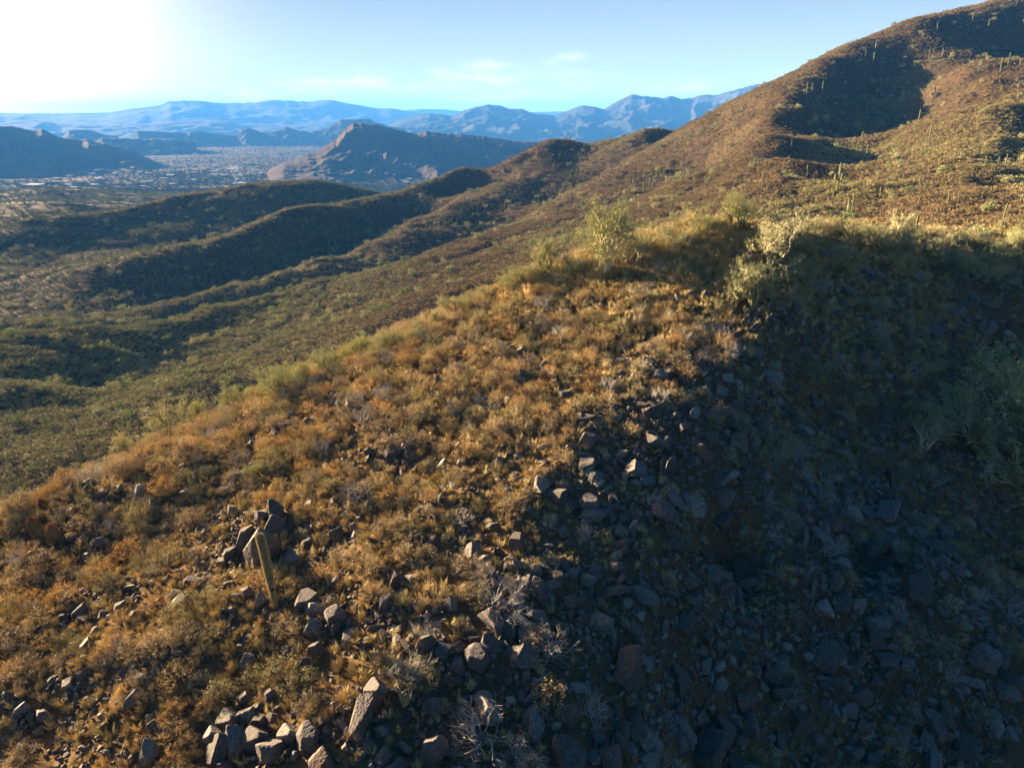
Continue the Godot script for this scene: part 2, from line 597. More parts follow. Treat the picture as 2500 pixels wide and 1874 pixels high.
func build_far() -> void:
	var blue := Color(0.05, 0.05, 0.04)
	range_of([[-300, 300], [-120, 285], [0, 276], [41, 273], [163, 278], [285, 278], [366, 264], [427, 256], [452, 246], [484, 243], [529, 246], [570, 250], [651, 249], [688, 243], [728, 243], [773, 248], [830, 242], [871, 252], [903, 257], [932, 263], [969, 263], [1034, 276], [1100, 284]], 9000, 2700, 1500, 0.35, "mountain_range", "long pale blue mountain range along the horizon beyond the valley", "mountains", blue, 21)
	range_of([[-320, 274], [-150, 270], [0, 274], [200, 276], [500, 270], [800, 272], [960, 272], [1000, 268], [1040, 265], [1090, 266], [1130, 270], [1200, 272], [1300, 273], [1360, 271], [1420, 274], [1500, 276], [1700, 272], [2000, 275], [2300, 271], [2600, 274], [2800, 276]], 11300, 1500, 800, 0.3, "mountain_range", "faintest low blue range showing in gaps behind darker blue peaks", "mountains", blue, 22)
	range_of([[-200, 300], [0, 300], [60, 298], [110, 292], [130, 291], [180, 299], [260, 302], [400, 300], [500, 292], [560, 291], [620, 300], [700, 303], [800, 300]], 6800, 1300, 1000, 0.5, "mountain_range", "low hazy foothills along the foot of the long pale range", "mountains", blue, 23)
	range_of([[930, 312], [952, 307], [985, 292], [1038, 278], [1058, 274], [1078, 278], [1107, 281], [1139, 268], [1192, 254], [1213, 255], [1249, 264], [1274, 265], [1302, 276], [1351, 280], [1392, 264], [1408, 257], [1445, 260], [1465, 266], [1497, 244], [1526, 229], [1554, 233], [1600, 240], [1616, 232], [1645, 240], [1673, 235], [1698, 228], [1722, 232], [1771, 216], [1803, 205], [1844, 205], [1877, 206], [2000, 215], [2150, 240], [2300, 270], [2500, 290]], 5600, 1700, 1600, 0.85, "mountain_range", "deep blue range of separate peaks behind the red butte", "mountains", blue, 24, 0.0, 420, 110)
	range_of([[-320, 330], [-150, 280], [0, 290], [41, 303], [80, 309], [114, 315], [142, 314], [165, 325], [187, 335], [244, 339], [285, 349], [346, 366], [366, 378], [386, 394], [420, 410]], 2500, 620, 700, 0.6, "dark_hill", "dark blue hill descending into the town at the valley's edge", "hill", Color(0.075, 0.07, 0.045), 25, 0.0, 240, 90)
	range_of([[640, 440, 0.86], [700, 398, 0.9], [781, 371, 0.95], [834, 338, 0.98], [863, 310], [875, 300], [900, 301], [928, 303], [945, 306], [960, 310], [985, 319], [1017, 325], [1046, 321], [1078, 322], [1100, 326], [1140, 327], [1188, 333], [1249, 343], [1323, 347], [1420, 365], [1500, 390]], 2000, 520, 500, 0.5, "red_butte", "reddish butte with a jagged cliff band along its crest", "butte", Color(0.06, 0.045, 0.036), 26, 0.3, 420, 160)
	for a in [[[190, 328], [205, 316], [225, 314], [260, 316], [285, 326], [320, 330]], [[355, 326], [365, 317], [400, 318], [455, 321], [520, 326]], [[470, 324], [490, 319], [520, 318], [545, 324], [600, 328]], [[600, 322], [615, 312], [635, 311], [655, 320], [680, 324]], [[670, 322], [705, 315], [720, 307], [735, 314], [775, 324]], [[735, 324], [757, 316], [775, 322], [800, 327]], [[780, 318], [815, 308], [846, 290], [852, 288], [915, 287], [928, 295], [960, 306], [1000, 312]], [[265, 342], [280, 334], [330, 335], [420, 340]], [[370, 343], [400, 336], [450, 337], [500, 343]]]:
		var near: bool = a[0][1] > 330
		range_of(a, 3300.0 if near else 4100.0, 320.0, 300.0, 0.4, "low_mesa", "", "mesa", blue, 27 + int(a[0][0]), 0.0, 60, 30)
	var said := ["flat-topped low mesa nearest the foot of the dark blue hill", "long low mesa with a blunt end on the valley floor", "faint low rise between two mesas on the valley floor", "small round-topped butte on the valley floor", "pointed cone-shaped hill on the valley floor", "small dark knoll beside the pointed cone-shaped hill", "broad flat-topped mesa rising just behind the red butte", "dark low rise tucked beside the dark blue hill's ridge", "thin dark rise crossing the middle of the valley"]
	var k := 0
	for o in get_children():
		if o.name.begins_with("low_mesa"):
			o.set_meta("label", said[k])
			k += 1

# ---------------------------------------------------------------- what the eye can see of the ground
const S_T := 0.004
const S_U := 0.02
var sight := PackedFloat32Array()
var sight_n := 0

func build_sight() -> void:
	sight_n = int((log(3000.0) - log(8.0)) / S_U) + 2
	for i in int(1.5 / S_T):
		var t := -0.75 + i * S_T
		var top := -99.0
		for j in sight_n:
			var d := 8.0 * exp(j * S_U)
			top = maxf(top, (height(sin(t) * d, -cos(t) * d) - EYE.y) / d)
			sight.append(top)

# how far, as a slope, a place stands out above everything before it; below zero it is hidden
func shows(p: Vector3) -> float:
	var d := Vector2(p.x, p.z).length()
	var i := int((atan2(p.x, -p.z) + 0.75) / S_T)
	if i < 0 or i >= int(1.5 / S_T) or d < 9.0:
		return -1.0
	var j := clampi(int(log(d / 8.0) / S_U) - 1, 0, sight_n - 1)
	return (p.y - EYE.y) / d - sight[i * sight_n + j]

func in_frame(p: Vector3, margin := 60.0) -> bool:
	var q := pixel(p)
	return q.x > -margin and q.x < 2500.0 + margin and q.y > -margin and q.y < 1874.0 + margin

# ---------------------------------------------------------------- small mesh kit
class Kit:
	var v := PackedVector3Array()
	var c := PackedColorArray()
	func tri(a: Vector3, b: Vector3, d: Vector3, col: Color) -> void:
		v.append(a)
		v.append(b)
		v.append(d)
		c.append(col)
		c.append(col)
		c.append(col)
	func ribbon(a: Vector3, b: Vector3, wa: float, wb: float, col: Color) -> void:
		var s := (b - a).cross(Vector3(0.31, 0.12, 0.94) if absf((b - a).normalized().z) < 0.8 else Vector3.UP).normalized()
		tri(a - s * wa, b - s * wb, a + s * wa, col)
		if wb > 0.0:
			tri(a + s * wa, b - s * wb, b + s * wb, col)
	func tube(pts: PackedVector3Array, rad: PackedFloat32Array, sides: int, col: Color, shape := PackedFloat32Array()) -> void:
		var rings := []
		for i in pts.size():
			var dir := (pts[mini(i + 1, pts.size() - 1)] - pts[maxi(i - 1, 0)]).normalized()
			var x := dir.cross(Vector3(0.1, 0.2, 0.97) if absf(dir.z) < 0.9 else Vector3.UP).normalized()
			var y := x.cross(dir)
			var ring := PackedVector3Array()
			for k in sides:
				var a := TAU * k / sides
				var m := 1.0 if shape.is_empty() else shape[k % shape.size()]
				ring.append(pts[i] + (x * cos(a) + y * sin(a)) * rad[i] * m)
			rings.append(ring)
		for i in pts.size() - 1:
			for k in sides:
				var n := (k + 1) % sides
				tri(rings[i][k], rings[i + 1][k], rings[i][n], col)
				tri(rings[i][n], rings[i + 1][k], rings[i + 1][n], col)
	func leaf(at: Vector3, size: float, r: RandomNumberGenerator, col: Color) -> void:
		var a := Vector3(r.randfn(), r.randfn(), r.randfn()).normalized() * size
		var b := Vector3(r.randfn(), r.randfn(), r.randfn()).normalized() * size * 0.6
		tri(at - a * 0.5 - b * 0.5, at + a * 0.5, at + b * 0.5, col)
	func arrays() -> Array:
		var arr := []
		arr.resize(Mesh.ARRAY_MAX)
		arr[Mesh.ARRAY_VERTEX] = v
		arr[Mesh.ARRAY_COLOR] = c
		return arr

func made(kits: Array, smooth := false) -> ArrayMesh:
	var am := ArrayMesh.new()
	for k in kits:
		if smooth:
			var st := SurfaceTool.new()
			st.create_from_arrays(k.arrays())
			st.index()
			st.generate_normals()
			st.commit(am)
		else:
			am.add_surface_from_arrays(Mesh.PRIMITIVE_TRIANGLES, k.arrays())
	return am

func tone(k: float) -> Color:
	return Color(k, k, k)

func plant_material(c: Color, through := 0.7) -> StandardMaterial3D:
	var m := StandardMaterial3D.new()
	m.vertex_color_use_as_albedo = true
	m.albedo_color = c.linear_to_srgb()
	m.roughness = 0.95
	m.metallic_specular = 0.15
	if through > 0.0:
		m.backlight_enabled = true
		m.backlight = Color(c.r * through, c.g * through, c.b * through).linear_to_srgb()
	return m

func part(called: String, mesh: Mesh, m: Material, parent: Node3D) -> MeshInstance3D:
	var o := MeshInstance3D.new()
	o.name = called
	o.mesh = mesh
	if m:
		o.material_override = m
	parent.add_child(o, true)
	return o

func thing(called: String, p: Vector3, turn: Basis, label: String, category: String, group := "") -> Node3D:
	var o := Node3D.new()
	o.name = numbered(called)
	o.transform = Transform3D(turn, p)
	add_child(o, true)
	tag(o, label, category, group)
	return o

func spread(called: String, mesh: Mesh, m: Material, places: Array, label: String, category: String) -> void:
	if places.is_empty():
		return
	var mm := MultiMesh.new()
	mm.transform_format = MultiMesh.TRANSFORM_3D
	mm.use_colors = true
	mm.mesh = mesh
	mm.instance_count = places.size()
	for i in places.size():
		mm.set_instance_transform(i, places[i][0])
		mm.set_instance_color(i, places[i][1])
	var o := MultiMeshInstance3D.new()
	o.name = numbered(called)
	o.multimesh = mm
	o.material_override = m
	add_child(o, true)
	tag(o, label, category, "", "stuff")

# ---------------------------------------------------------------- kinds of plant and stone
var shrub_stems := []
var shrub_heads := []
var shrub_whole := []
var dead_wood := []
var dead_twigs := []
var tufts := []
var tree_wood := []
var tree_crown := []
var bush_far := []
var clump_far := []
var stones := []
var stones_small := []
var mats := {}

func make_shrub(sd: int) -> void:
	var r := RandomNumberGenerator.new()
	r.seed = sd
	var stems := Kit.new()
	var heads := Kit.new()
	for i in 85:
		var a := r.randf() * TAU
		var up := pow(r.randf(), 0.75)
		var out := sqrt(maxf(0.0, 1.0 - up * up))
		var reach := r.randf_range(0.72, 1.06)
		var tip := Vector3(cos(a) * out * 0.62, up * 0.72 + 0.06, sin(a) * out * 0.62) * reach
		var root := Vector3(cos(a) * 0.07, 0.0, sin(a) * 0.07)
		var mid := root.lerp(tip, 0.5) + Vector3(0, 0.07, 0)
		var g := tone(r.randf_range(0.6, 1.0))
		stems.ribbon(root, mid, 0.008, 0.006, g)
		stems.ribbon(mid, tip, 0.006, 0.003, g)
		var warm := r.randf_range(0.7, 1.25)
		for k in 11:
			var f := r.randf_range(0.62, 1.08)
			var p := mid.lerp(tip, f) + Vector3(r.randfn(), r.randfn() * 0.8, r.randfn()) * 0.045
			heads.leaf(p, r.randf_range(0.03, 0.065), r, Color(warm, warm * r.randf_range(0.9, 1.05), warm * r.randf_range(0.8, 1.15)))
	shrub_stems.append(made([stems]))
	shrub_heads.append(made([heads]))
	shrub_whole.append(made([stems, heads]))

func branch(wood: Kit, twigs: Kit, r: RandomNumberGenerator, p: Vector3, dir: Vector3, length: float, radius: float, level: int, last: int, bend: float, rise: float, leafy: int, kids: int) -> void:
	var pts := PackedVector3Array([p])
	var rad := PackedFloat32Array([radius])
	var q := p
	var d := dir
	var n := 3 if level < 2 else 2
	for i in n:
		d = (d + Vector3(r.randfn(), r.randfn(), r.randfn()) * bend + Vector3(0, rise, 0)).normalized()
		q += d * length / n
		pts.append(q)
		rad.append(radius * (1.0 - 0.45 * (i + 1.0) / n))
	var g := tone(r.randf_range(0.75, 1.15))
	if level < 3:
		wood.tube(pts, rad, 6 - level, g)
	else:
		for i in n:
			twigs.ribbon(pts[i], pts[i + 1], rad[i], rad[i + 1], g)
	if level >= last:
		for k in leafy:
			twigs.leaf(pts[0].lerp(q, r.randf_range(0.2, 1.1)) + Vector3(r.randfn(), r.randfn(), r.randfn()) * length * 0.16, r.randf_range(0.06, 0.14), r, Color(1, 1, 1) * r.randf_range(0.65, 1.35))
		return
	for k in kids:
		var f := r.randf_range(0.45, 1.0) if k > 0 else 1.0
		var from := p.lerp(q, f) if n < 3 else pts[clampi(int(f * n), 1, n)]
		var side := Vector3(r.randfn(), r.randfn() * 0.6 + 0.15, r.randfn()).normalized()
		branch(wood, twigs, r, from, (d + side * 0.85).normalized(), length * r.randf_range(0.58, 0.8), radius * 0.52, level + 1, last, bend, rise, leafy, kids)

func make_dead(sd: int) -> void:
	var r := RandomNumberGenerator.new()
	r.seed = sd
	var wood := Kit.new()
	var twigs := Kit.new()
	for i in 7:
		var a := TAU * i / 7.0 + r.randf()
		branch(wood, twigs, r, Vector3.ZERO, Vector3(cos(a), r.randf_range(0.35, 1.2), sin(a)).normalized(), 0.42, 0.016, 1, 4, 0.22, 0.05, 0, 4)
	dead_wood.append(made([wood]))
	dead_twigs.append(made([twigs]))

func make_tuft(sd: int) -> void:
	var r := RandomNumberGenerator.new()
	r.seed = sd
	var k := Kit.new()
	for i in 42:
		var a := r.randf() * TAU
		var o := Vector3(cos(a), 0, sin(a))
		var h := r.randf_range(0.18, 0.42)
		var p := o * r.randf() * 0.09
		var m := p + o * 0.05 + Vector3(0, h * 0.6, 0)
		var t := m + o * r.randf_range(0.03, 0.16) + Vector3(0, h * 0.4, 0)
		var g := Color(1, r.randf_range(0.9, 1.05), r.randf_range(0.8, 1.1)) * r.randf_range(0.7, 1.2)
		k.ribbon(p, m, 0.009, 0.008, g)
		k.ribbon(m, t, 0.008, 0.0, g)
	tufts.append(made([k]))

func make_tree(sd: int, limbs: int, rise: float) -> void:
	var r := RandomNumberGenerator.new()
	r.seed = sd
	var wood := Kit.new()
	var twigs := Kit.new()
	for i in limbs:
		var a := TAU * i / limbs + r.randf_range(-0.5, 0.5)
		branch(wood, twigs, r, Vector3(cos(a), 0, sin(a)) * 0.08 - Vector3(0, 0.15, 0), Vector3(cos(a), r.randf_range(1.0, 2.0), sin(a)).normalized(), 1.45, 0.115, 0, 4, 0.2, rise, 5, 4)
	tree_wood.append(made([wood]))
	tree_crown.append(made([twigs]))

func make_far(sd: int, leaves: int, clumps: int, size: float) -> ArrayMesh:
	var r := RandomNumberGenerator.new()
	r.seed = sd
	var k := Kit.new()
	for i in clumps:
		var a := r.randf() * TAU
		var o := Vector3(cos(a) * sqrt(r.randf()) * 0.36, r.randf_range(0.2, 0.66), sin(a) * sqrt(r.randf()) * 0.36)
		var w := r.randf_range(0.1, 0.2)
		for j in leaves:
			var d := Vector3(r.randfn(), r.randfn() * 0.8, r.randfn()).normalized() * w * pow(r.randf(), 0.4)
			k.leaf(o + d, size * r.randf_range(0.6, 1.3), r, Color(1, 1, 1) * r.randf_range(0.75, 1.25))
	for i in 5:
		var b := r.randf() * TAU
		k.ribbon(Vector3(0, -0.05, 0), Vector3(cos(b) * 0.25, 0.4, sin(b) * 0.25), 0.02, 0.008, tone(0.6))
	return made([k])

func ball(level: int) -> Array:
	var p := (1.0 + sqrt(5.0)) / 2.0
	var v: Array[Vector3] = [Vector3(-1, p, 0), Vector3(1, p, 0), Vector3(-1, -p, 0), Vector3(1, -p, 0), Vector3(0, -1, p), Vector3(0, 1, p), Vector3(0, -1, -p), Vector3(0, 1, -p), Vector3(p, 0, -1), Vector3(p, 0, 1), Vector3(-p, 0, -1), Vector3(-p, 0, 1)]
	for i in v.size():
		v[i] = v[i].normalized()
	var f := [[0, 11, 5], [0, 5, 1], [0, 1, 7], [0, 7, 10], [0, 10, 11], [1, 5, 9], [5, 11, 4], [11, 10, 2], [10, 7, 6], [7, 1, 8], [3, 9, 4], [3, 4, 2], [3, 2, 6], [3, 6, 8], [3, 8, 9], [4, 9, 5], [2, 4, 11], [6, 2, 10], [8, 6, 7], [9, 8, 1]]
	for l in level:
		var seen := {}
		var g := []
		for t in f:
			var m := []
			for e in 3:
				var a: int = t[e]
				var b: int = t[(e + 1) % 3]
				var key := Vector2i(mini(a, b), maxi(a, b))
				if not seen.has(key):
					seen[key] = v.size()
					v.append(((v[a] + v[b]) / 2.0).normalized())
				m.append(seen[key])
			g.append_array([[t[0], m[0], m[2]], [t[1], m[1], m[0]], [t[2], m[2], m[1]], m])
		f = g
	return [v, f]

# a stone broken along flat planes; its edges a little worn
func make_stone(sd: int, level: int, stretch: Vector3, planes: int, wear: float) -> ArrayMesh:
	var r := RandomNumberGenerator.new()
	r.seed = sd
	var n := FastNoiseLite.new()
	n.seed = sd
	n.frequency = 1.6
	n.fractal_octaves = 4
	var cut := []
	for side in [Vector3(1, 0, 0), Vector3(-1, 0, 0), Vector3(0, 1, 0), Vector3(0, -1, 0), Vector3(0, 0, 1), Vector3(0, 0, -1)]:
		cut.append([(side + Vector3(r.randfn(), r.randfn(), r.randfn()) * 0.34).normalized(), r.randf_range(0.34, 0.52)])
	for i in planes:
		cut.append([Vector3(r.randfn(), r.randfn(), r.randfn()).normalized(), r.randf_range(0.4, 0.56)])
	for i in 5:
		cut.append([Vector3(r.randfn(), r.randfn(), r.randfn()).normalized(), r.randf_range(0.5, 0.62)])
	var b := ball(level)
	var v := PackedVector3Array()
	for d: Vector3 in b[0]:
		var s := 0.0
		for k in cut:
			var along: float = d.dot(k[0])
			if along > 0.05:
				s += pow(along / k[1], wear)
		s += pow(1.0 / 0.8, wear)
		var rad := pow(s, -1.0 / wear)
		v.append(d * rad * (1.0 + 0.03 * n.get_noise_3dv(d * 2.5) + 0.016 * n.get_noise_3dv(d * 8.0)) * stretch)
	var ix := PackedInt32Array()
	for t in b[1]:
		ix.append_array(PackedInt32Array([t[0], t[2], t[1]]))
	var arr := []
	arr.resize(Mesh.ARRAY_MAX)
	arr[Mesh.ARRAY_VERTEX] = v
	arr[Mesh.ARRAY_INDEX] = ix
	var flat := ArrayMesh.new()
	flat.add_surface_from_arrays(Mesh.PRIMITIVE_TRIANGLES, arr)
	return flat

const STONE_SHAPE := ["blocky", "flat", "wedge-shaped", "rounded", "upright", "angular", "stubby", "broken-edged"]
const STONE_STRETCH := [Vector3(1.0, 0.85, 0.9), Vector3(1.25, 0.38, 0.9), Vector3(1.5, 0.6, 0.7), Vector3(1.0, 0.8, 0.95), Vector3(0.45, 1.3, 0.9), Vector3(1.1, 0.75, 0.85), Vector3(0.95, 0.95, 0.8), Vector3(1.3, 0.7, 0.8)]
const STONE_TONE := ["grey", "dark brown", "purplish", "rusty", "pale grey"]
var stone_colors := [Color(0.165, 0.15, 0.138), Color(0.1, 0.086, 0.076), Color(0.125, 0.105, 0.1), Color(0.15, 0.1, 0.075), Color(0.24, 0.215, 0.19)]

func stone_material(c: Color) -> StandardMaterial3D:
	var m := StandardMaterial3D.new()
	m.vertex_color_use_as_albedo = true
	m.albedo_color = c.linear_to_srgb()
	m.albedo_texture = mats.stone_grain
	m.normal_enabled = true
	m.normal_texture = mats.stone_pits
	m.normal_scale = 0.8
	m.uv1_triplanar = true
	m.uv1_scale = Vector3.ONE * 0.9
	m.roughness = 0.85
	m.metallic_specular = 0.35
	return m

func build_kinds() -> void:
	mats.stone_grain = noise_texture(512, 0.012, [Color(0.5, 0.46, 0.44), Color(0.82, 0.8, 0.78), Color(1, 0.97, 0.93)], 8, 6)
	mats.stone_pits = noise_texture(512, 0.03, [Color(0, 0, 0), Color(1, 1, 1)], 12, 5)
	mats.stone_pits.color_ramp = null
	mats.stone_pits.as_normal_map = true
	mats.stone_pits.bump_strength = 6.0
	for i in 5:
		make_shrub(100 + i)
	for i in 3:
		make_dead(200 + i)
		make_tuft(300 + i)
	for i in 5:
		make_tree(400 + i, [4, 3, 5, 4, 3][i], [0.1, 0.16, 0.04, 0.07, 0.12][i])
	for i in 4:
		bush_far.append(make_far(500 + i, 26, 16, 0.11))
		clump_far.append(make_far(600 + i, 7, 8, 0.2))
	for i in 8:
		stones.append(make_stone(700 + i, 4, STONE_STRETCH[i], 9 if i != 3 else 14, 46.0 if i != 3 else 28.0))
		stones.append(make_stone(720 + i, 4, STONE_STRETCH[i], 8 if i != 3 else 12, 60.0 if i != 3 else 34.0))
		stones_small.append(make_stone(740 + i, 2, STONE_STRETCH[i], 7, 60.0))
	mats.shrub = [plant_material(Color(0.41, 0.315, 0.155)), plant_material(Color(0.35, 0.29, 0.185)), plant_material(Color(0.31, 0.28, 0.14)), plant_material(Color(0.44, 0.3, 0.125))]
	mats.stem = plant_material(Color(0.2, 0.15, 0.1), 0.0)
	mats.dead = plant_material(Color(0.3, 0.27, 0.24), 0.0)
	mats.bark = plant_material(Color(0.2, 0.19, 0.08), 0.0)
	mats.bark_pale = plant_material(Color(0.46, 0.39, 0.24), 0.0)
	mats.crown = [plant_material(Color(0.28, 0.275, 0.14)), plant_material(Color(0.32, 0.3, 0.175))]
	mats.white = plant_material(Color(1, 1, 1), 0.0)
	mats.white_leaf = plant_material(Color(1, 1, 1), 0.0)
	mats.stone = []
	for c in stone_colors:
		mats.stone.append(stone_material(c))
	mats.stone_any = stone_material(Color(1, 1, 1))
	mats.cactus = plant_material(Color(0.15, 0.15, 0.07), 0.0)
	mats.spine = plant_material(Color(0.42, 0.33, 0.17), 0.2)
	mats.scar = plant_material(Color(0.03, 0.027, 0.022), 0.0)
	mats.red_spine = plant_material(Color(0.3, 0.14, 0.08), 0.2)

# ---------------------------------------------------------------- palo verde trees
const TREE_SHAPE := ["slender", "open", "broad", "bushy", "leaning"]
var tree_spots: Array[Vector3] = []

func tree(p: Vector3, size: float, kind: int, crown: int, pale: bool, label: String) -> void:
	var b := Basis(Vector3.UP, rng.randf() * TAU).scaled(Vector3(size, size * rng.randf_range(0.9, 1.1), size))
	var o := thing("palo_verde_tree", p, b, label, "tree", "palo verde trees on the ridge")
	part("trunk", tree_wood[kind], mats.bark_pale if pale else mats.bark, o)
	part("crown", tree_crown[kind], mats.crown[crown], o)
	tree_spots.append(p)

func plant_trees() -> void:
	# base column, base row, top row, shape, crown tone, pale bark, label
	for a in [
		[1475, 668, 532, 1, 0, true, "palo verde with bare pale forked trunk on the orange grass crest"],
		[1530, 655, 570, 0, 1, true, "thin palo verde leaning beside the pale forked trunk"],
		[1646, 605, 545, 2, 1, false, "low spreading palo verde with blackened base amid orange grass"],
		[1715, 575, 525, 3, 0, false, "rounded palo verde just behind the orange grass summit"],
		[1806, 560, 488, 0, 0, false, "tallest upright palo verde on the summit skyline"],
		[1886, 641, 530, 3, 1, true, "large pale feathery palo verde beside the dark summit rocks"],
		[1840, 752, 660, 4, 0, false, "small green palo verde just below the summit on the dark slope"],
		[1333, 668, 596, 1, 0, false, "palo verde half hidden behind the grassy crest line"],
		[1290, 690, 640, 3, 0, false, "low palo verde bush behind the crest beside another"],
		[2008, 578, 528, 2, 1, false, "bare-branched palo verde on the saddle past the summit"],
		[1960, 575, 535, 3, 1, false, "low pale palo verde between the summit and the saddle"],
		[2105, 613, 552, 3, 1, false, "rounded palo verde with dark trunk on the saddle"],
		[2187, 602, 540, 1, 1, true, "palo verde with two pale slim trunks on the saddle"],
		[2216, 616, 565, 0, 1, true, "small palo verde between slim saguaros on the saddle"],
		[2263, 631, 590, 3, 1, false, "bushy palo verde where the saddle's shade begins"],
		[2304, 613, 578, 2, 1, false, "flat low palo verde in the middle of the saddle"],
		[2362, 597, 568, 3, 1, false, "dense low palo verde on the sandy saddle slope"],
		[2434, 648, 600, 2, 0, false, "wide dark-hearted palo verde on the sandy saddle slope"],
		[2344, 575, 555, 3, 1, false, "distant low palo verde at the back of the saddle"],
		[2443, 570, 545, 1, 1, false, "distant palo verde with dark stems at the back of the saddle"],
		[2320, 655, 622, 3, 0, false, "shaded palo verde on the near edge of the saddle"],
		[2370, 680, 636, 2, 0, false, "broad shaded palo verde on the near edge of the saddle"],
		[2425, 690, 655, 3, 0, false, "dark rounded palo verde below the saddle edge"],
		[2230, 660, 628, 2, 0, false, "low dark palo verde below the saddle beside small rocks"],
		[681, 962, 885, 2, 0, false, "wide palo verde rising from behind the grassy flank"],
		[795, 912, 850, 3, 0, false, "dense palo verde behind the flank beside two others"],
		[871, 880, 820, 0, 0, false, "upright palo verde behind the golden flank"],
		[935, 856, 808, 3, 0, false, "rounded palo verde behind the upper golden flank"],
		[1020, 822, 785, 2, 1, false, "low palo verde peeping over the golden flank"],
		[1107, 765, 722, 3, 1, false, "small palo verde on the far side of the grassy crest"],
		[1190, 725, 690, 2, 0, false, "flat palo verde on the far side of the crest"],
		[430, 1062, 990, 3, 1, false, "large pale palo verde below the far side of the flank"],
		[330, 1110, 1060, 2, 1, false, "low pale palo verde behind the flank near slim saguaros"],
		[1990, 935, 880, 3, 0, false, "round green palo verde bush alone on the shaded slope"],
		[2440, 1160, 985, 2, 0, false, "big dark palo verde at the foot of the shaded slope"],
		[2500, 1100, 900, 3, 0, false, "dense dark palo verde behind the big one in the gully"],
		[2260, 1090, 1000, 1, 0, true, "palo verde with pale bare branches on the shaded slope"],
		[2120, 770, 720, 3, 0, false, "small bush-like palo verde high on the shaded slope"],
		[631, 1160, 1125, 3, 0, false, "small bright green palo verde seedling among golden shrubs"]]:
		var p := on_ground(a[0], a[1], 12.0)
		var h: float = (a[1] - a[2]) / FOCAL * (p - EYE).length() * 1.04
		tree(p - Vector3(0, 0.05, 0), clampf(h, 0.6, 7.0) / 2.8, a[3], a[4], a[5], a[6])
	# the rest of the belt along the saddle and behind the flank: each named by the neighbours it grows between
	for a in [[1910, 572, 34, 2, "beside the large feathery one by the summit"], [1985, 590, 30, 3, "just before the bare-branched one"], [2050, 585, 36, 1, "between the bare-branched and dark-trunked ones"], [2075, 600, 30, 2, "close behind the dark-trunked one"], [2140, 596, 38, 3, "between the dark-trunked and two-trunked ones"], [2160, 612, 28, 2, "at the feet of the two-trunked one"], [2240, 602, 34, 1, "behind the bushy one at the shade line"], [2285, 590, 30, 3, "behind the flat low one"], [2330, 606, 34, 2, "between the flat and the dense low ones"], [2395, 612, 36, 1, "between the dense and the dark-hearted ones"], [2470, 612, 40, 3, "past the dark-hearted one on sand"], [2400, 580, 26, 2, "behind the dense low one on sand"], [2490, 585, 30, 1, "at the far end of the saddle"], [2290, 640, 34, 3, "on the saddle's near lip among shaded ones"],
		[500, 1032, 44, 2, "behind the flank beside the grey leafless bush"], [580, 1000, 46, 3, "between the large pale and the wide ones"], [740, 938, 44, 1, "between the wide and the dense ones"], [830, 900, 36, 2, "between the dense and the upright ones"], [975, 842, 34, 3, "between two low ones on the upper flank"], [1065, 796, 34, 1, "next to one peeping over the flank"], [1150, 748, 34, 2, "between the small and the flat ones"], [1240, 706, 40, 3, "past the flat one near the crest"], [1400, 668, 44, 2, "just below the forked pale trunk"], [1580, 622, 40, 3, "between the forked and the blackened ones"]]:
		var p := on_ground(a[0], a[1], 12.0)
		tree(p - Vector3(0, 0.05, 0), clampf(a[2] / FOCAL * (p - EYE).length() * 1.1, 0.8, 3.4) / 2.8, a[3], (int(a[0]) / 5) % 2, false, "low palo verde " + a[4])

# ---------------------------------------------------------------- cacti
func saguaro_mesh(h: float, r: float, ribs: int, rows: int, curve: Vector3, waist := 0.8) -> ArrayMesh:
	var k := Kit.new()
	var pts := PackedVector3Array()
	var rad := PackedFloat32Array()
	for i in rows + 1:
		var f := float(i) / rows
		pts.append(Vector3(0, h * f, 0) + curve * f * f)
		var w := lerpf(waist, 1.0, smoothstep(0.0, 0.55, f))
		if f > 1.0 - r / h * 1.2:
			var q := (f - (1.0 - r / h * 1.2)) / (r / h * 1.2)
			w *= sqrt(maxf(0.0, 1.0 - q * q * 0.98))
		rad.append(r * w)
	k.tube(pts, rad, ribs * 2, Color(1, 1, 1), PackedFloat32Array([1.0, 0.78]))
	return made([k])

func arm_mesh(out: float, up: float, r: float, ribs: int) -> ArrayMesh:
	var k := Kit.new()
	var pts := PackedVector3Array()
	var rad := PackedFloat32Array()
	for i in 7:
		var a := float(i) / 6.0 * PI / 2.0
		pts.append(Vector3(sin(a) * out, (1.0 - cos(a)) * out * 0.8, 0))
		rad.append(r * (0.75 + 0.25 * i / 6.0))
	for i in 5:
		var f := (i + 1) / 5.0
		pts.append(Vector3(out, out * 0.8 + up * f, 0))
		rad.append(r * (1.0 if f < 0.8 else 0.75))
	pts.append(Vector3(out, out * 0.8 + up + r * 0.8, 0))
	rad.append(r * 0.2)
	k.tube(pts, rad, ribs * 2, Color(1, 1, 1), PackedFloat32Array([1.0, 0.86]))
	return made([k])

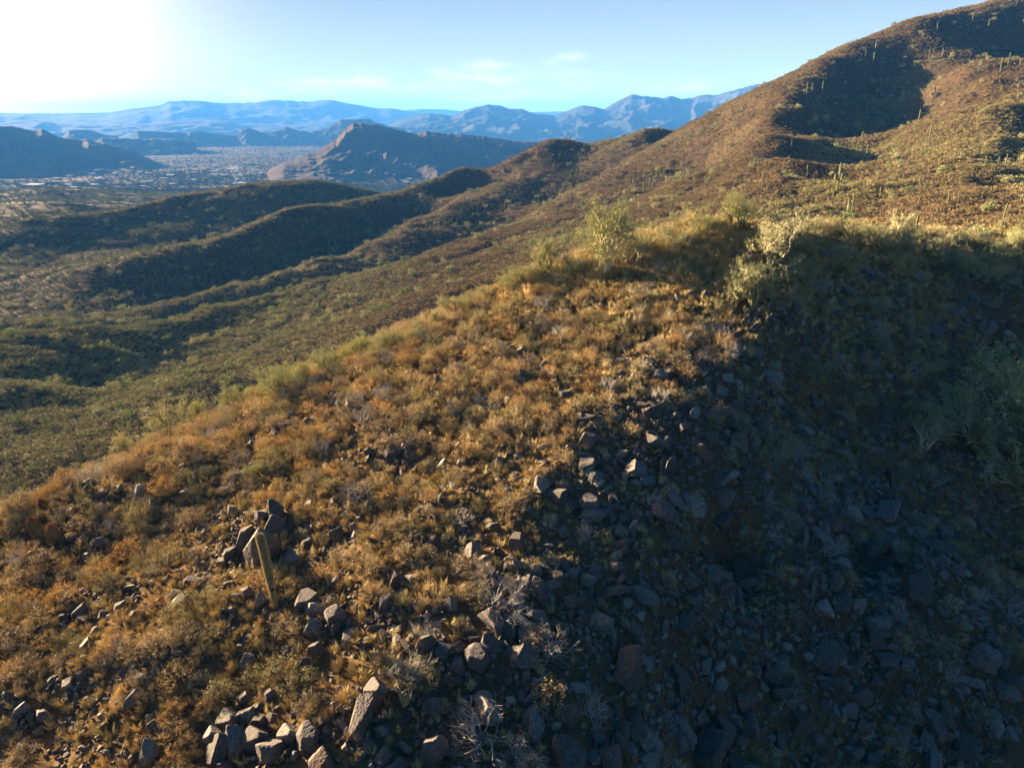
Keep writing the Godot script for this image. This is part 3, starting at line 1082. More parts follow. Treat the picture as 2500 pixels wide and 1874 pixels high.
func spine_mesh(h: float, r: float, ribs: int, count: int, length: float, curve: Vector3, waist := 0.8, round_top := false) -> ArrayMesh:
	var g := RandomNumberGenerator.new()
	g.seed = 77
	var k := Kit.new()
	for i in count:
		var f := g.randf()
		var a := TAU * (g.randi() % ribs) / ribs
		var w := lerpf(waist, 1.0, smoothstep(0.0, 0.55, f))
		if round_top:
			w = sin(PI * (0.14 + 0.84 * f))
		elif f > 1.0 - r / h * 1.2:
			var q := (f - (1.0 - r / h * 1.2)) / (r / h * 1.2)
			w *= sqrt(maxf(0.0, 1.0 - q * q))
		var o := Vector3(cos(a), 0.35 if not round_top else lerpf(-0.2, 1.2, f), sin(a))
		var p := Vector3(cos(a) * r * w, h * f, sin(a) * r * w) + curve * f * f
		for j in 3:
			k.ribbon(p, p + (o + Vector3(g.randfn(), g.randfn(), g.randfn()) * 0.5).normalized() * length, 0.004, 0.001, tone(g.randf_range(0.7, 1.2)))
	return made([k])

func plant_cacti() -> void:
	# the lone unbranched saguaro on the near flank
	var p := on_ground(668, 1472)
	var h: float = (1472.0 - 1312.0) / FOCAL * (p - EYE).length() / 0.86
	clear.append([p + Vector3(0, 0, 0.3), 0.8])
	var lean := (at(651, 1312, Vector2(p.x, p.z).length()) - at(668, 1312, Vector2(p.x, p.z).length())) * 0.7
	var o := thing("saguaro_cactus", p - Vector3(0, 0.1, 0), Basis(), "single unbranched saguaro with a dark scar beside the boulder outcrop", "cactus", "saguaro cacti on the slopes")
	o = part("trunk", saguaro_mesh(h, 0.138, 18, 26, lean, 0.55), mats.cactus, o)
	part("spines", spine_mesh(h, 0.138, 18, 3000, 0.05, lean, 0.55), mats.spine, o)
	var k := Kit.new()
	k.tube(PackedVector3Array([Vector3(0, h * 0.40, 0) + lean * 0.16, Vector3(0.01, h * 0.425, 0) + lean * 0.18]), PackedFloat32Array([0.131, 0.136]), 36, Color(1, 1, 1), PackedFloat32Array([1.03, 0.9, 1.04, 0.86]))
	part("scar", made([k]), mats.scar, o)
	k = Kit.new()
	k.tube(PackedVector3Array([Vector3(0.03, h * 0.225, 0.02) + lean * 0.05, Vector3(0.03, h * 0.26, 0.02) + lean * 0.07]), PackedFloat32Array([0.092, 0.099]), 30, Color(1, 1, 1), PackedFloat32Array([1.0, 0.9]))
	part("scar", made([k]), mats.scar, o)
	# barrel cacti
	var barrel := [["tallest reddish barrel cactus on the flank's rock outcrop", 135, 1322, 42], ["squat reddish barrel cactus standing above two others' rocks", 84, 1296, 34], ["small reddish barrel cactus alone in golden shrubs near the skyline", 105, 1240, 22]]
	for a in barrel:
		var q := on_ground(a[1], a[2])
		var s: float = a[3] / FOCAL * (q - EYE).length()
		clear.append([q + Vector3(0, 0, 0.35), 0.75])
		var n := thing("barrel_cactus", q - Vector3(0, 0.04, 0), Basis(Vector3.UP, rng.randf() * 6.0).rotated(Vector3(0.3, 0, 1).normalized(), 0.08), a[0], "cactus", "barrel cacti on the flank")
		var body := Kit.new()
		var pts := PackedVector3Array()
		var rad := PackedFloat32Array()
		for i in 13:
			pts.append(Vector3(0, s * i / 12.0, 0))
			rad.append(s * 0.29 * sin(PI * (0.14 + 0.84 * i / 12.0)) + 0.004)
		body.tube(pts, rad, 36, Color(1, 1, 1), PackedFloat32Array([1.0, 0.85]))
		var trunk_of := part("body", made([body]), mats.cactus, n)
		part("spines", spine_mesh(s, s * 0.29, 18, 1400, 0.07, Vector3.ZERO, 0.8, true), mats.red_spine, trunk_of)
	# saguaros of the slopes: column, base row, top row
	var trunk := []
	for i in 3:
		trunk.append(saguaro_mesh(1.0, [0.032, 0.028, 0.036][i], 7, 10, Vector3(0.02 * i, 0, -0.015 * i), 0.75))
	var arm := [arm_mesh(0.09, 0.2, 0.03, 5), arm_mesh(0.085, 0.34, 0.032, 5), arm_mesh(0.1, 0.1, 0.028, 5)]
	var spots := [[203, 1150, 1083, 4], [340, 1058, 1026, 0], [358, 1067, 1034, 2], [150, 971, 947, 2]]
	for s in [[1090, 980, 1150], [1065, 1145, 1195], [920, 1240, 1310], [918, 920, 970], [785, 990, 1040], [910, 1000, 1070], [638, 1030, 1140], [670, 1110, 1160], [800, 935, 970], [815, 840, 885], [1080, 830, 870], [1525, 690, 745], [1575, 680, 755], [1465, 840, 880], [1412, 880, 930], [1318, 990, 1040], [1520, 830, 890], [1640, 760, 870], [1660, 530, 600], [1940, 380, 430], [1995, 140, 190], [2115, 340, 400], [2070, 370, 430], [2185, 360, 400], [1900, 90, 140], [1305, 330, 390], [1210, 615, 660], [1265, 610, 680], [1470, 560, 640], [1480, 1050, 1110], [1345, 1130, 1190], [1150, 1210, 1320], [1180, 1180, 1260], [1755, 1160, 1230], [1715, 1130, 1180], [1785, 1170, 1210], [1815, 1170, 1210], [1575, 1190, 1250], [1295, 1220, 1270], [1470, 1270, 1330], [1635, 1215, 1270], [1550, 990, 1030], [1585, 920, 980], [1865, 970, 1010], [1975, 950, 1010], [1910, 910, 960], [2055, 950, 1000], [2100, 940, 1000], [2168, 950, 990], [1960, 860, 890], [1830, 900, 935], [1665, 910, 950], [2085, 1240, 1330], [1495, 1350, 1440], [1550, 1370, 1440], [450, 840, 900], [510, 830, 880], [500, 920, 980], [460, 750, 790], [475, 690, 730], [600, 590, 630], [690, 500, 560], [728, 472, 500], [905, 510, 580], [940, 505, 550], [1000, 500, 560], [890, 540, 580], [1725, 700, 740], [1805, 790, 840], [1840, 630, 670], [2175, 500, 540], [1190, 720, 770], [1430, 700, 760], [960, 680, 720], [1240, 800, 860], [1180, 850, 900], [1225, 890, 950], [1265, 880, 950], [520, 600, 640], [650, 570, 610], [715, 560, 600], [1320, 260, 300], [1260, 310, 350], [1640, 310, 350], [1720, 300, 340], [1690, 150, 190]]:
		spots.append([1600 + s[0] / 2.458, s[2] / 2.458, s[1] / 2.458, -1])
	for s in [[2075, 700, 760], [2058, 730, 790], [2140, 720, 780], [2160, 710, 780], [2180, 700, 775], [2195, 715, 770], [2010, 480, 550], [1950, 520, 570], [1755, 545, 580], [1740, 650, 700], [1705, 745, 830], [1570, 810, 850], [2040, 810, 850], [2005, 870, 915], [1970, 780, 810], [1885, 640, 680], [1765, 845, 900], [1795, 940, 1010], [915, 920, 1050], [880, 840, 890], [810, 900, 940], [1025, 980, 1010], [1100, 760, 800], [1310, 835, 890], [1328, 860, 890], [1285, 835, 880], [1215, 750, 790], [1480, 870, 900], [1455, 880, 910], [1245, 1130, 1170], [1320, 1120, 1170], [290, 1060, 1110], [258, 1070, 1110], [1340, 760, 800], [950, 660, 690], [2110, 640, 690], [1555, 470, 500], [1640, 540, 570], [120, 880, 910], [200, 860, 890], [700, 860, 900], [560, 930, 960], [1900, 540, 580], [1600, 600, 640]]:
		spots.append([700 + s[0] / 2.458, 150 + s[2] / 2.458, 150 + s[1] / 2.458, -1])
	for s in [[2080, 380, 420], [1918, 440, 520], [2065, 480, 540], [1985, 590, 640], [1755, 600, 640], [1740, 600, 640], [1245, 940, 1010], [1135, 690, 750], [600, 915, 950], [725, 990, 1035], [400, 1090, 1150], [220, 1050, 1090], [1005, 1070, 1110], [872, 300, 360], [830, 330, 370], [815, 335, 370], [940, 280, 310], [900, 300, 330], [1045, 200, 240], [1980, 80, 130], [2015, 75, 120], [1720, 170, 210], [1880, 200, 230], [1600, 420, 460], [1450, 560, 600], [430, 440, 470], [230, 480, 510], [160, 240, 275], [530, 290, 320], [760, 365, 395], [650, 480, 520], [580, 480, 520], [2150, 560, 600], [1300, 1230, 1260]]:
		spots.append([s[0] / 2.458, 550 + s[2] / 2.458, 550 + s[1] / 2.458, -1])
	var n_arm := ["slim unbranched", "one-armed", "two-armed", "three-armed", "many-armed"]
	var counts := {}
	for s in spots:
		var q := on_ground(s[0], s[1], 64.0)
		var dist := (q - EYE).length()
		if dist > 1100.0:
			continue
		var tall := clampf((s[1] - s[2]) / FOCAL * dist * 1.06, 2.2, 6.8)
		var arms: int = s[3]
		if arms < 0:
			arms = [0, 0, 0, 1, 2, 0, 0, 3][rng.randi() % 8]
			if tall < 3.8:
				arms = 0
		var where := slope_place(Vector2(s[0], s[1]), 12)
		if s[0] == 203:
			where = "rising behind the golden flank and a dead tree"
		elif s[0] == 340 or s[0] == 358:
			where = "beside another just past the golden flank"
		var size := "tall" if tall > 6.0 else "short" if tall < 3.5 else "middling"
		var m := thing("saguaro_cactus", q - Vector3(0, 0.1, 0), Basis(Vector3.UP, rng.randf() * TAU).scaled(Vector3(tall * 1.15, tall, tall * 1.15)), "%s %s saguaro %s" % [size, n_arm[arms], where], "cactus", "saguaro cacti on the slopes")
		part("trunk", trunk[rng.randi() % 3], mats.cactus, m)
		for j in arms:
			var e := part("arm", arm[rng.randi() % 3], mats.cactus, m)
			e.position = Vector3(0, rng.randf_range(0.32, 0.5), 0)
			e.rotation.y = TAU * j / arms + rng.randf_range(-0.5, 0.5)

# ---------------------------------------------------------------- the near hill's cover
var crest: Array[Vector2] = []
var clear := []        # places kept free of shrubs: [where, radius]

func is_clear(x: float, z: float) -> bool:
	for c in clear:
		if Vector2(x - c[0].x, z - c[0].z).length() < c[1]:
			return false
	return true

func crest_side(x: float, z: float) -> float:       # metres from the crest; negative on the sunny flank
	var best := 1e9
	var sgn := 1.0
	var p := Vector2(x, z)
	for i in crest.size() - 1:
		var q := Geometry2D.get_closest_point_to_segment(p, crest[i], crest[i + 1])
		var d := p.distance_to(q)
		if d < best:
			best = d
			sgn = 1.0 if (crest[i + 1] - crest[i]).cross(p - crest[i]) > 0.0 else -1.0
	return best * sgn

func upright(p: Vector3, follow: float) -> Basis:
	var n := normal_at(p.x, p.z).lerp(Vector3.UP, 1.0 - follow).normalized()
	var x := n.cross(Vector3(0, 0, 1)).normalized()
	return Basis(x, n, x.cross(n)) * Basis(Vector3.UP, rng.randf() * TAU)

func scatter_near() -> void:
	for a in [[800, 2300, 12.5], [820, 1874, 16], [1090, 1400, 22.8], [1420, 1000, 33.2], [1640, 750, 44], [1810, 560, 52], [2050, 610, 57], [2250, 640, 60], [2500, 600, 75]]:
		var p := at(a[0], a[1], a[2])
		crest.append(Vector2(p.x, p.z))
	var peak := crest[5]
	var patch := FastNoiseLite.new()
	patch.seed = 61
	patch.frequency = 1.0 / 6.0
	patch.fractal_octaves = 3
	var rocks := []        # [projected size, transform, shape, tone, side]
	var shrubs := []
	var grass := [[], [], []]
	var pebbles := []
	for i in 8:
		pebbles.append([])
	# boulders that can be told apart in the photograph: column, row of the middle, width and height in pixels, shape
	for a in [[1262, 1313, 58, 58, 5], [1441, 1219, 62, 46, 3], [1366, 1204, 46, 52, 6], [1004, 1112, 42, 36, 5], [1155, 1341, 48, 42, 0], [1165, 1592, 74, 60, 3], [1034, 1567, 40, 56, 6], [1101, 1472, 36, 38, 0], [1466, 1512, 80, 46, 3], [1530, 1621, 82, 112, 3], [1391, 1835, 98, 80, 5], [1309, 1770, 52, 60, 5], [1389, 1741, 50, 54, 3], [1056, 1721, 58, 40, 0], [880, 1731, 60, 124, 4], [914, 1676, 60, 66, 0], [1053, 1825, 58, 78, 6], [1197, 1731, 56, 50, 7], [1118, 1616, 52, 44, 5], [1098, 1651, 56, 24, 1], [1516, 1780, 46, 48, 3], [1491, 1840, 62, 92, 7], [1516, 1293, 48, 34, 2], [1361, 1403, 40, 34, 3], [1431, 1410, 42, 38, 0], [969, 1408, 36, 48, 7], [937, 1467, 32, 52, 4],
		[641, 1328, 80, 135, 0], [666, 1279, 56, 50, 0], [676, 1244, 46, 60, 5], [641, 1254, 42, 32, 7], [601, 1308, 30, 80, 4], [629, 1373, 36, 40, 3], [716, 1358, 52, 18, 1], [745, 1462, 60, 42, 2], [636, 1462, 32, 34, 5], [770, 1582, 42, 54, 6], [760, 1527, 48, 40, 0], [293, 1482, 24, 38, 4], [256, 1500, 26, 18, 1], [556, 1752, 58, 60, 0], [604, 1742, 50, 44, 7], [582, 1800, 64, 60, 5], [630, 1760, 44, 52, 6], [520, 1790, 44, 50, 0], [755, 1785, 60, 72, 3], [368, 1830, 42, 48, 5], [701, 1785, 52, 50, 0], [661, 1825, 66, 58, 7], [537, 1825, 66, 70, 0], [621, 1795, 60, 64, 0], [199, 1641, 28, 22, 5], [586, 1577, 24, 24, 6], [600, 1700, 40, 30, 1], [660, 1690, 36, 26, 1], [480, 1690, 30, 20, 2], [560, 1350, 30, 44, 4], [540, 1370, 36, 34, 5], [700, 1590, 34, 24, 1], [430, 1450, 40, 14, 1],
		[2162, 1244, 62, 54, 3], [2236, 1433, 74, 70, 3], [2013, 1597, 72, 60, 2], [1724, 1820, 94, 92, 3], [1769, 1771, 58, 54, 5], [1670, 1517, 58, 46, 3], [1764, 1264, 50, 42, 3], [1766, 1204, 46, 38, 0], [1660, 1646, 48, 58, 5], [2137, 1542, 52, 46, 5], [2052, 1467, 64, 40, 3], [2395, 1597, 54, 62, 3], [2440, 1602, 32, 50, 4], [2296, 1343, 68, 34, 2], [2460, 1656, 48, 46, 0], [2122, 1333, 54, 50, 5], [1734, 1398, 52, 42, 0], [2286, 1756, 54, 46, 5], [1650, 1323, 46, 40, 3], [2062, 1199, 46, 38, 7], [1880, 1640, 50, 40, 2], [1950, 1750, 56, 50, 5], [2100, 1690, 54, 40, 7], [2350, 1820, 60, 44, 2],
		[1385, 960, 64, 34, 1], [1439, 794, 22, 20, 6], [1430, 747, 24, 20, 2], [1470, 732, 14, 18, 4], [1629, 910, 30, 28, 0], [1604, 912, 28, 22, 0], [1513, 881, 32, 26, 0], [1690, 715, 40, 26, 7], [1720, 722, 36, 30, 0], [1660, 725, 30, 24, 5], [1800, 615, 46, 26, 5], [1830, 620, 30, 24, 0], [1440, 730, 26, 18, 0], [1455, 745, 22, 20, 4]]:
		var p := on_ground(a[0], a[1] + a[3] * 0.3)
		var dist := (p - EYE).length()
		var w: float = a[2] / FOCAL * dist
		var h: float = a[3] / FOCAL * dist
		var st: Vector3 = STONE_STRETCH[a[4]]
		var size := Vector3(w / st.x, h * 1.15 / st.y, (w + h) * 0.5 / st.z) * 0.84
		var b := Basis(Vector3.UP, rng.randf_range(-0.4, 0.4)).rotated(Vector3(0, 0, 1), rng.randf_range(-0.2, 0.2)) * Basis.from_scale(size)
		clear.append([p + Vector3(0, 0, w * 0.25), w * 0.5 + 0.3])
		rocks.append([maxf(a[2], a[3]) * 3.0, Transform3D(b, p + Vector3(0, h * 0.1, 0)), a[4], [0, 1, 2, 1, 2][rng.randi() % 5], crest_side(p.x, p.z)])
	# the rest, strewn by the patchiness of the ground
	var n := 0
	while n < 280000:
		n += 1
		var d := sqrt(rng.randf_range(121.0, 88.0 * 88.0))
		var t := rng.randf_range(-0.82, 0.82)
		var x := sin(t) * d
		var z := -cos(t) * d
		var y := height(x, z)
		var p := Vector3(x, y, z)
		if shows(p + Vector3(0, 0.5, 0)) < -0.03 or not in_frame(p, 160.0):
			continue
		var side := crest_side(x, z)
		var pn := patch.get_noise_2d(x, z)
		var shade := smoothstep(-3.0, 5.0, side)
		var top := clampf(1.0 - Vector2(x, z).distance_to(peak) / 16.0, 0.0, 1.0)
		var upper := smoothstep(30.0, 48.0, d)
		var rocky := clampf(lerpf(lerpf(0.55, 0.36, upper), 0.92, shade) + pn * 0.9 - upper * (0.22 + 0.1 * shade) - top * 0.3, 0.02, 1.0)
		var dist := (p - EYE).length()
		var roll := rng.randf()
		if roll < 0.24 * rocky:
			var s := 0.135 * pow(rng.randf_range(0.012, 1.0), -0.42) * lerpf(0.75, 1.15, shade)
			var shape := rng.randi() % 8
			var b := upright(p, 0.8) * Basis(Vector3(1, 0, 0), rng.randfn() * 0.45) * Basis(Vector3(0, 0, 1), rng.randfn() * 0.4)
			b = b.scaled(Vector3.ONE * s * 1.2)
			rocks.append([s / dist * FOCAL, Transform3D(b, p + Vector3(0, s * 0.14, 0)), shape, [0, 1, 2, 1, 2, 0, 3, 4, 0, 2][rng.randi() % 10], side])
		elif roll < 0.24 * rocky + 0.5 * rocky:
			var s := rng.randf_range(0.04, 0.15)
			var b := Basis(Vector3(rng.randfn(), rng.randfn(), rng.randfn()).normalized(), rng.randf() * TAU).scaled(Vector3.ONE * s * 1.2)
			var c: Color = stone_colors[[0, 1, 2, 1, 3, 4][rng.randi() % 6]]
			pebbles[rng.randi() % 8].append([Transform3D(b, p + Vector3(0, s * 0.15, 0)), c * rng.randf_range(0.8, 1.25)])
		elif rng.randf() < lerpf(0.34, 0.08, shade) + 0.5 * top:
			var s := rng.randf_range(0.5, 1.1)
			var c := Color(0.46, 0.34, 0.155).lerp(Color(0.35, 0.29, 0.14), rng.randf()) * rng.randf_range(0.75, 1.2)
			grass[rng.randi() % 3].append([Transform3D(upright(p, 0.5).scaled(Vector3.ONE * s * lerpf(1.0, 1.5, top)), p - Vector3(0, 0.02, 0)), c])
	# shrubs on a jittered grid
	var gx := -62.0
	while gx < 62.0:
		var gz := -86.0
		while gz < -8.0:
			var x := gx + rng.randf_range(-0.4, 0.4)
			var z := gz + rng.randf_range(-0.4, 0.4)
			gz += 0.86
			var d := sqrt(x * x + z * z)
			if d < 11.0 or d > 88.0:
				continue
			var p := Vector3(x, height(x, z), z)
			if shows(p + Vector3(0, 0.8, 0)) < -0.03 or not in_frame(p, 160.0):
				continue
			var side := crest_side(x, z)
			var shade := smoothstep(-3.0, 5.0, side)
			var pn := patch.get_noise_2d(x, z)
			var top := clampf(1.0 - Vector2(x, z).distance_to(peak) / 13.0, 0.0, 1.0)
			var upper := smoothstep(24.0, 40.0, d)
			var want := clampf(lerpf(lerpf(0.46, 0.86, upper), lerpf(0.2, 0.5, upper), shade) - pn * 0.8 - top * 0.35, 0.04, 0.97)
			if rng.randf() > want or not is_clear(x, z):
				continue
			var s := rng.randf_range(0.5, 1.2) * lerpf(1.0, 1.12, upper)
			var kind := 0 if rng.randf() > lerpf(0.07, 0.3, shade) else 1
			shrubs.append([s / (p - EYE).length() * FOCAL * (1.0 if shows(p + Vector3(0, 0.4, 0)) > -0.004 else 0.01), p, s, kind, side, rng.randi()])
		gx += 0.86
	# grey dead bushes that stand out in the photograph
	for a in [[200, 1182, 64], [1222, 1490, 150], [1272, 1440, 70], [1173, 1800, 150], [999, 1660, 110], [1337, 1600, 120], [870, 1225, 90], [2072, 1250, 80], [2012, 1360, 100], [2261, 1365, 60], [2191, 1510, 70], [1918, 1710, 80], [545, 1042, 50], [1610, 660, 36], [1745, 600, 40], [1590, 1230, 60], [1700, 880, 30], [1430, 1320, 60]]:
		var p := on_ground(a[0], a[1])
		var s: float = a[2] / FOCAL * (p - EYE).length() / 1.25
		shrubs.append([9999.0, p, s, 1, crest_side(p.x, p.z), rng.randi()])
	rocks.sort_custom(func(a, b): return a[0] > b[0])
	shrubs.sort_custom(func(a, b): return a[0] > b[0])
	print("rocks ", rocks.size(), " shrubs ", shrubs.size(), " grass ", grass[0].size() * 3, " pebbles ", pebbles[0].size() * 8)
	var marks := []       # things one can find, to say where a stone or a shrub lies
	for a in [[660, 1400, "by the lone saguaro", "the lone saguaro"], [640, 1300, "just above the saguaro", "the saguaro's outcrop"], [600, 1780, "in the big outcrop", "the big low outcrop"], [110, 1320, "near the barrel cacti", "the barrel cacti"], [1222, 1490, "near the big dead bush", "the big dead bush"], [1173, 1800, "around the lowest grey bush", "the lowest grey bush"], [1440, 1215, "in the boulder heap", "the boulder heap"], [1385, 960, "near the flat red slab", "the flat red slab"], [1475, 670, "below the pale forked tree", "the forked tree"], [1800, 600, "by the dark summit rocks", "the summit rocks"], [1990, 920, "near the lone green bush", "the green bush"], [2236, 1433, "around the pale-topped boulder", "the pale-topped boulder"], [1724, 1820, "around the round boulder downslope", "the round boulder"], [2430, 1150, "by the dark gully trees", "the gully trees"], [1530, 1620, "around the tall pale boulder", "the tall pale boulder"], [2013, 1600, "near the long boulder downslope", "the long boulder"], [870, 1215, "by the flank's grey bush", "the flank's grey bush"], [430, 1150, "along the flank's far edge", "the flank's edge"], [250, 1600, "low on the golden flank", "the low flank"], [1000, 1000, "on the mid golden flank", "the mid flank"]]:
		marks.append([on_ground(a[0], a[1]), a[2], a[3]])
	# stones
	var heap := []
	for i in 16:
		heap.append([])
	for i in rocks.size():
		var a: Array = rocks[i]
		var xf: Transform3D = a[1]
		var which: int = a[2] * 2 + (i % 2)
		if i < 300:
			var m := xf.basis.get_scale()
			var big: float = m.x * m.y * m.z
			var size := "huge" if big > 2.2 else "large" if big > 0.7 else "mid-sized" if big > 0.25 else "small"
			var noun := "boulder" if big > 0.5 else "rock"
			var o := MeshInstance3D.new()
			o.name = numbered(noun)
			o.mesh = stones[which]
			o.material_override = mats.stone[a[3]]
			o.transform = xf
			add_child(o, true)
			tag(o, "%s %s %s %s %s" % [size, STONE_TONE[a[3]], STONE_SHAPE[a[2]], noun, whereabouts(marks, xf.origin)], "rock", "rocks strewn over the near ridge")
		else:
			heap[which].append([xf, stone_colors[a[3]] * rng.randf_range(0.85, 1.15)])
	for i in 16:
		spread("loose_rock", stones[i], mats.stone_any, heap[i], "loose %s rocks scattered over the near ridge" % STONE_SHAPE[i / 2], "rocks")
	for i in 8:
		spread("rubble", stones_small[i], mats.stone_any, pebbles[i], "small %s stones littering the ridge soil" % STONE_SHAPE[i], "rubble")
	# shrubs
	var mass := []
	for i in 5:
		mass.append([])
	var brush := []
	for i in 3:
		brush.append([])
	var shown := [0, 0]
	var colors := [Color(0.41, 0.315, 0.155), Color(0.35, 0.29, 0.185), Color(0.31, 0.28, 0.14), Color(0.44, 0.3, 0.125)]
	for a in shrubs:
		var p: Vector3 = a[1]
		var s: float = a[2]
		var sd: int = absi(a[5])
		var b := upright(p, 0.45).scaled(Vector3(s, s * rng.randf_range(0.8, 1.15), s))
		var xf := Transform3D(b, p - Vector3(0, 0.03, 0))
		var v := sd % 5
		var w: int = sd % 4
		if a[3] == 0:
			if shown[0] < 300:
				shown[0] += 1
				var o := thing("dry_shrub", xf.origin, xf.basis, "%s %s dry shrub %s" % ["wide" if s > 1.1 else "rounded" if s > 0.95 else "bushy" if s > 0.8 else "low" if s > 0.65 else "small", ["golden", "tan", "olive-gold", "orange-brown"][w], whereabouts(marks, p)], "shrub", "dry golden shrubs on the near ridge")
				part("stems", shrub_stems[v], mats.stem, o)
				part("foliage", shrub_heads[v], mats.shrub[w], o)
			else:
				mass[v].append([xf, colors[w] * rng.randf_range(0.85, 1.15)])
		elif shown[1] < 120:
			shown[1] += 1
			var o := thing("dead_bush", xf.origin, xf.basis, "%s grey leafless dead bush %s" % ["big tangled" if s > 1.4 else "broad" if s > 1.08 else "twiggy" if s > 0.88 else "low" if s > 0.68 else "tiny", whereabouts(marks, p)], "bush", "grey dead bushes on the near ridge")
			part("branches", dead_wood[v % 3], mats.dead, o)
			part("twigs", dead_twigs[v % 3], mats.dead, o)
		else:
			brush[v % 3].append([xf, Color(0.3, 0.27, 0.24) * rng.randf_range(0.8, 1.1)])
	for i in 5:
		spread("dry_brush", shrub_whole[i], mats.white_leaf, mass[i], "mass of dry golden shrubs covering the near ridge", "brush")
	for i in 3:
		spread("dead_twigs", dead_twigs[i], mats.white, brush[i], "grey leafless twigs among stones on the near ridge", "brush")
		spread("dry_grass", tufts[i], mats.white_leaf, grass[i], "dry straw-coloured grass tufts on the near ridge", "grass")

const SLOPE_MARKS := [[1343, 343, "on the knob of the long spur"], [1450, 345, "on the dip behind the spur's knob"], [1130, 412, "on the step below the spur's knob"], [900, 490, "at the dip in the long spur"], [753, 498, "on the low rounded knob of the long spur"], [560, 570, "on the long spur's tail"], [1540, 390, "high on the second spur's crest"], [1300, 512, "midway along the second spur"], [1000, 630, "low on the second spur"], [1400, 440, "in the dark hollow under the knob"], [1050, 520, "on the short middle spur"], [850, 600, "on the short middle spur's tail"], [650, 720, "on the broad rounded ridge above the basin"], [250, 790, "on the broad ridge's blunt end"], [407, 888, "along the basin's gully"], [150, 960, "in the green basin"], [60, 870, "on the brushy shelf over the basin"], [330, 1050, "just past the golden flank"], [620, 850, "on the brown slope facing the golden flank"], [900, 740, "on the open slope beyond the flank trees"], [1200, 640, "on the slope behind the crest trees"], [1600, 480, "between the second spur and mountain foot"], [1750, 400, "on the mountain's lower shoulder"], [1720, 300, "on the mountain's long skyline ridge"], [1900, 240, "on the mountain's upper shoulder"], [2100, 330, "inside the mountain's dark bowl"], [2040, 470, "at the bowl's gully mouth"], [1850, 500, "at the foot of the mountain's shoulder"], [2300, 300, "on the mountain's bright spur"], [2300, 430, "low on the bright spur"], [2430, 120, "high under the mountain's summit"], [2200, 100, "along the mountain's steep skyline"], [2450, 330, "in the hollow past the bright spur"], [2150, 530, "behind the saddle trees"], [2430, 520, "at the slope foot behind the saddle"], [600, 470, "on the low ridge before the town"], [200, 530, "on the low dark hills before the town"]]

func slope_place(px: Vector2, spare: int) -> String:      # spare: how many words may follow
	var best := 1e9
	var next := 1e9
	var say := ""
	var other := ""
	for m in SLOPE_MARKS:
		var d := px.distance_to(Vector2(m[0], m[1]))
		if d < best:
			next = best
			other = say
			best = d
			say = m[2]
		elif d < next:
			next = d
			other = m[2]
	var more := other.substr(maxi(other.find("the "), 0))
	if say.split(" ").size() + 1 + more.split(" ").size() <= spare:
		say += ", towards " + more
	return say

func whereabouts(marks: Array, p: Vector3) -> String:
	var best := 1e9
	var next := 1e9
	var say := ""
	var noun := ""
	var toward := ""
	for m in marks:
		var d: float = p.distance_to(m[0])
		if d < best:
			next = best
			toward = noun
			best = d
			say = m[1]
			noun = m[2]
		elif d < next:
			next = d
			toward = m[2]
	return say if best < 1.5 else say + ", towards " + toward

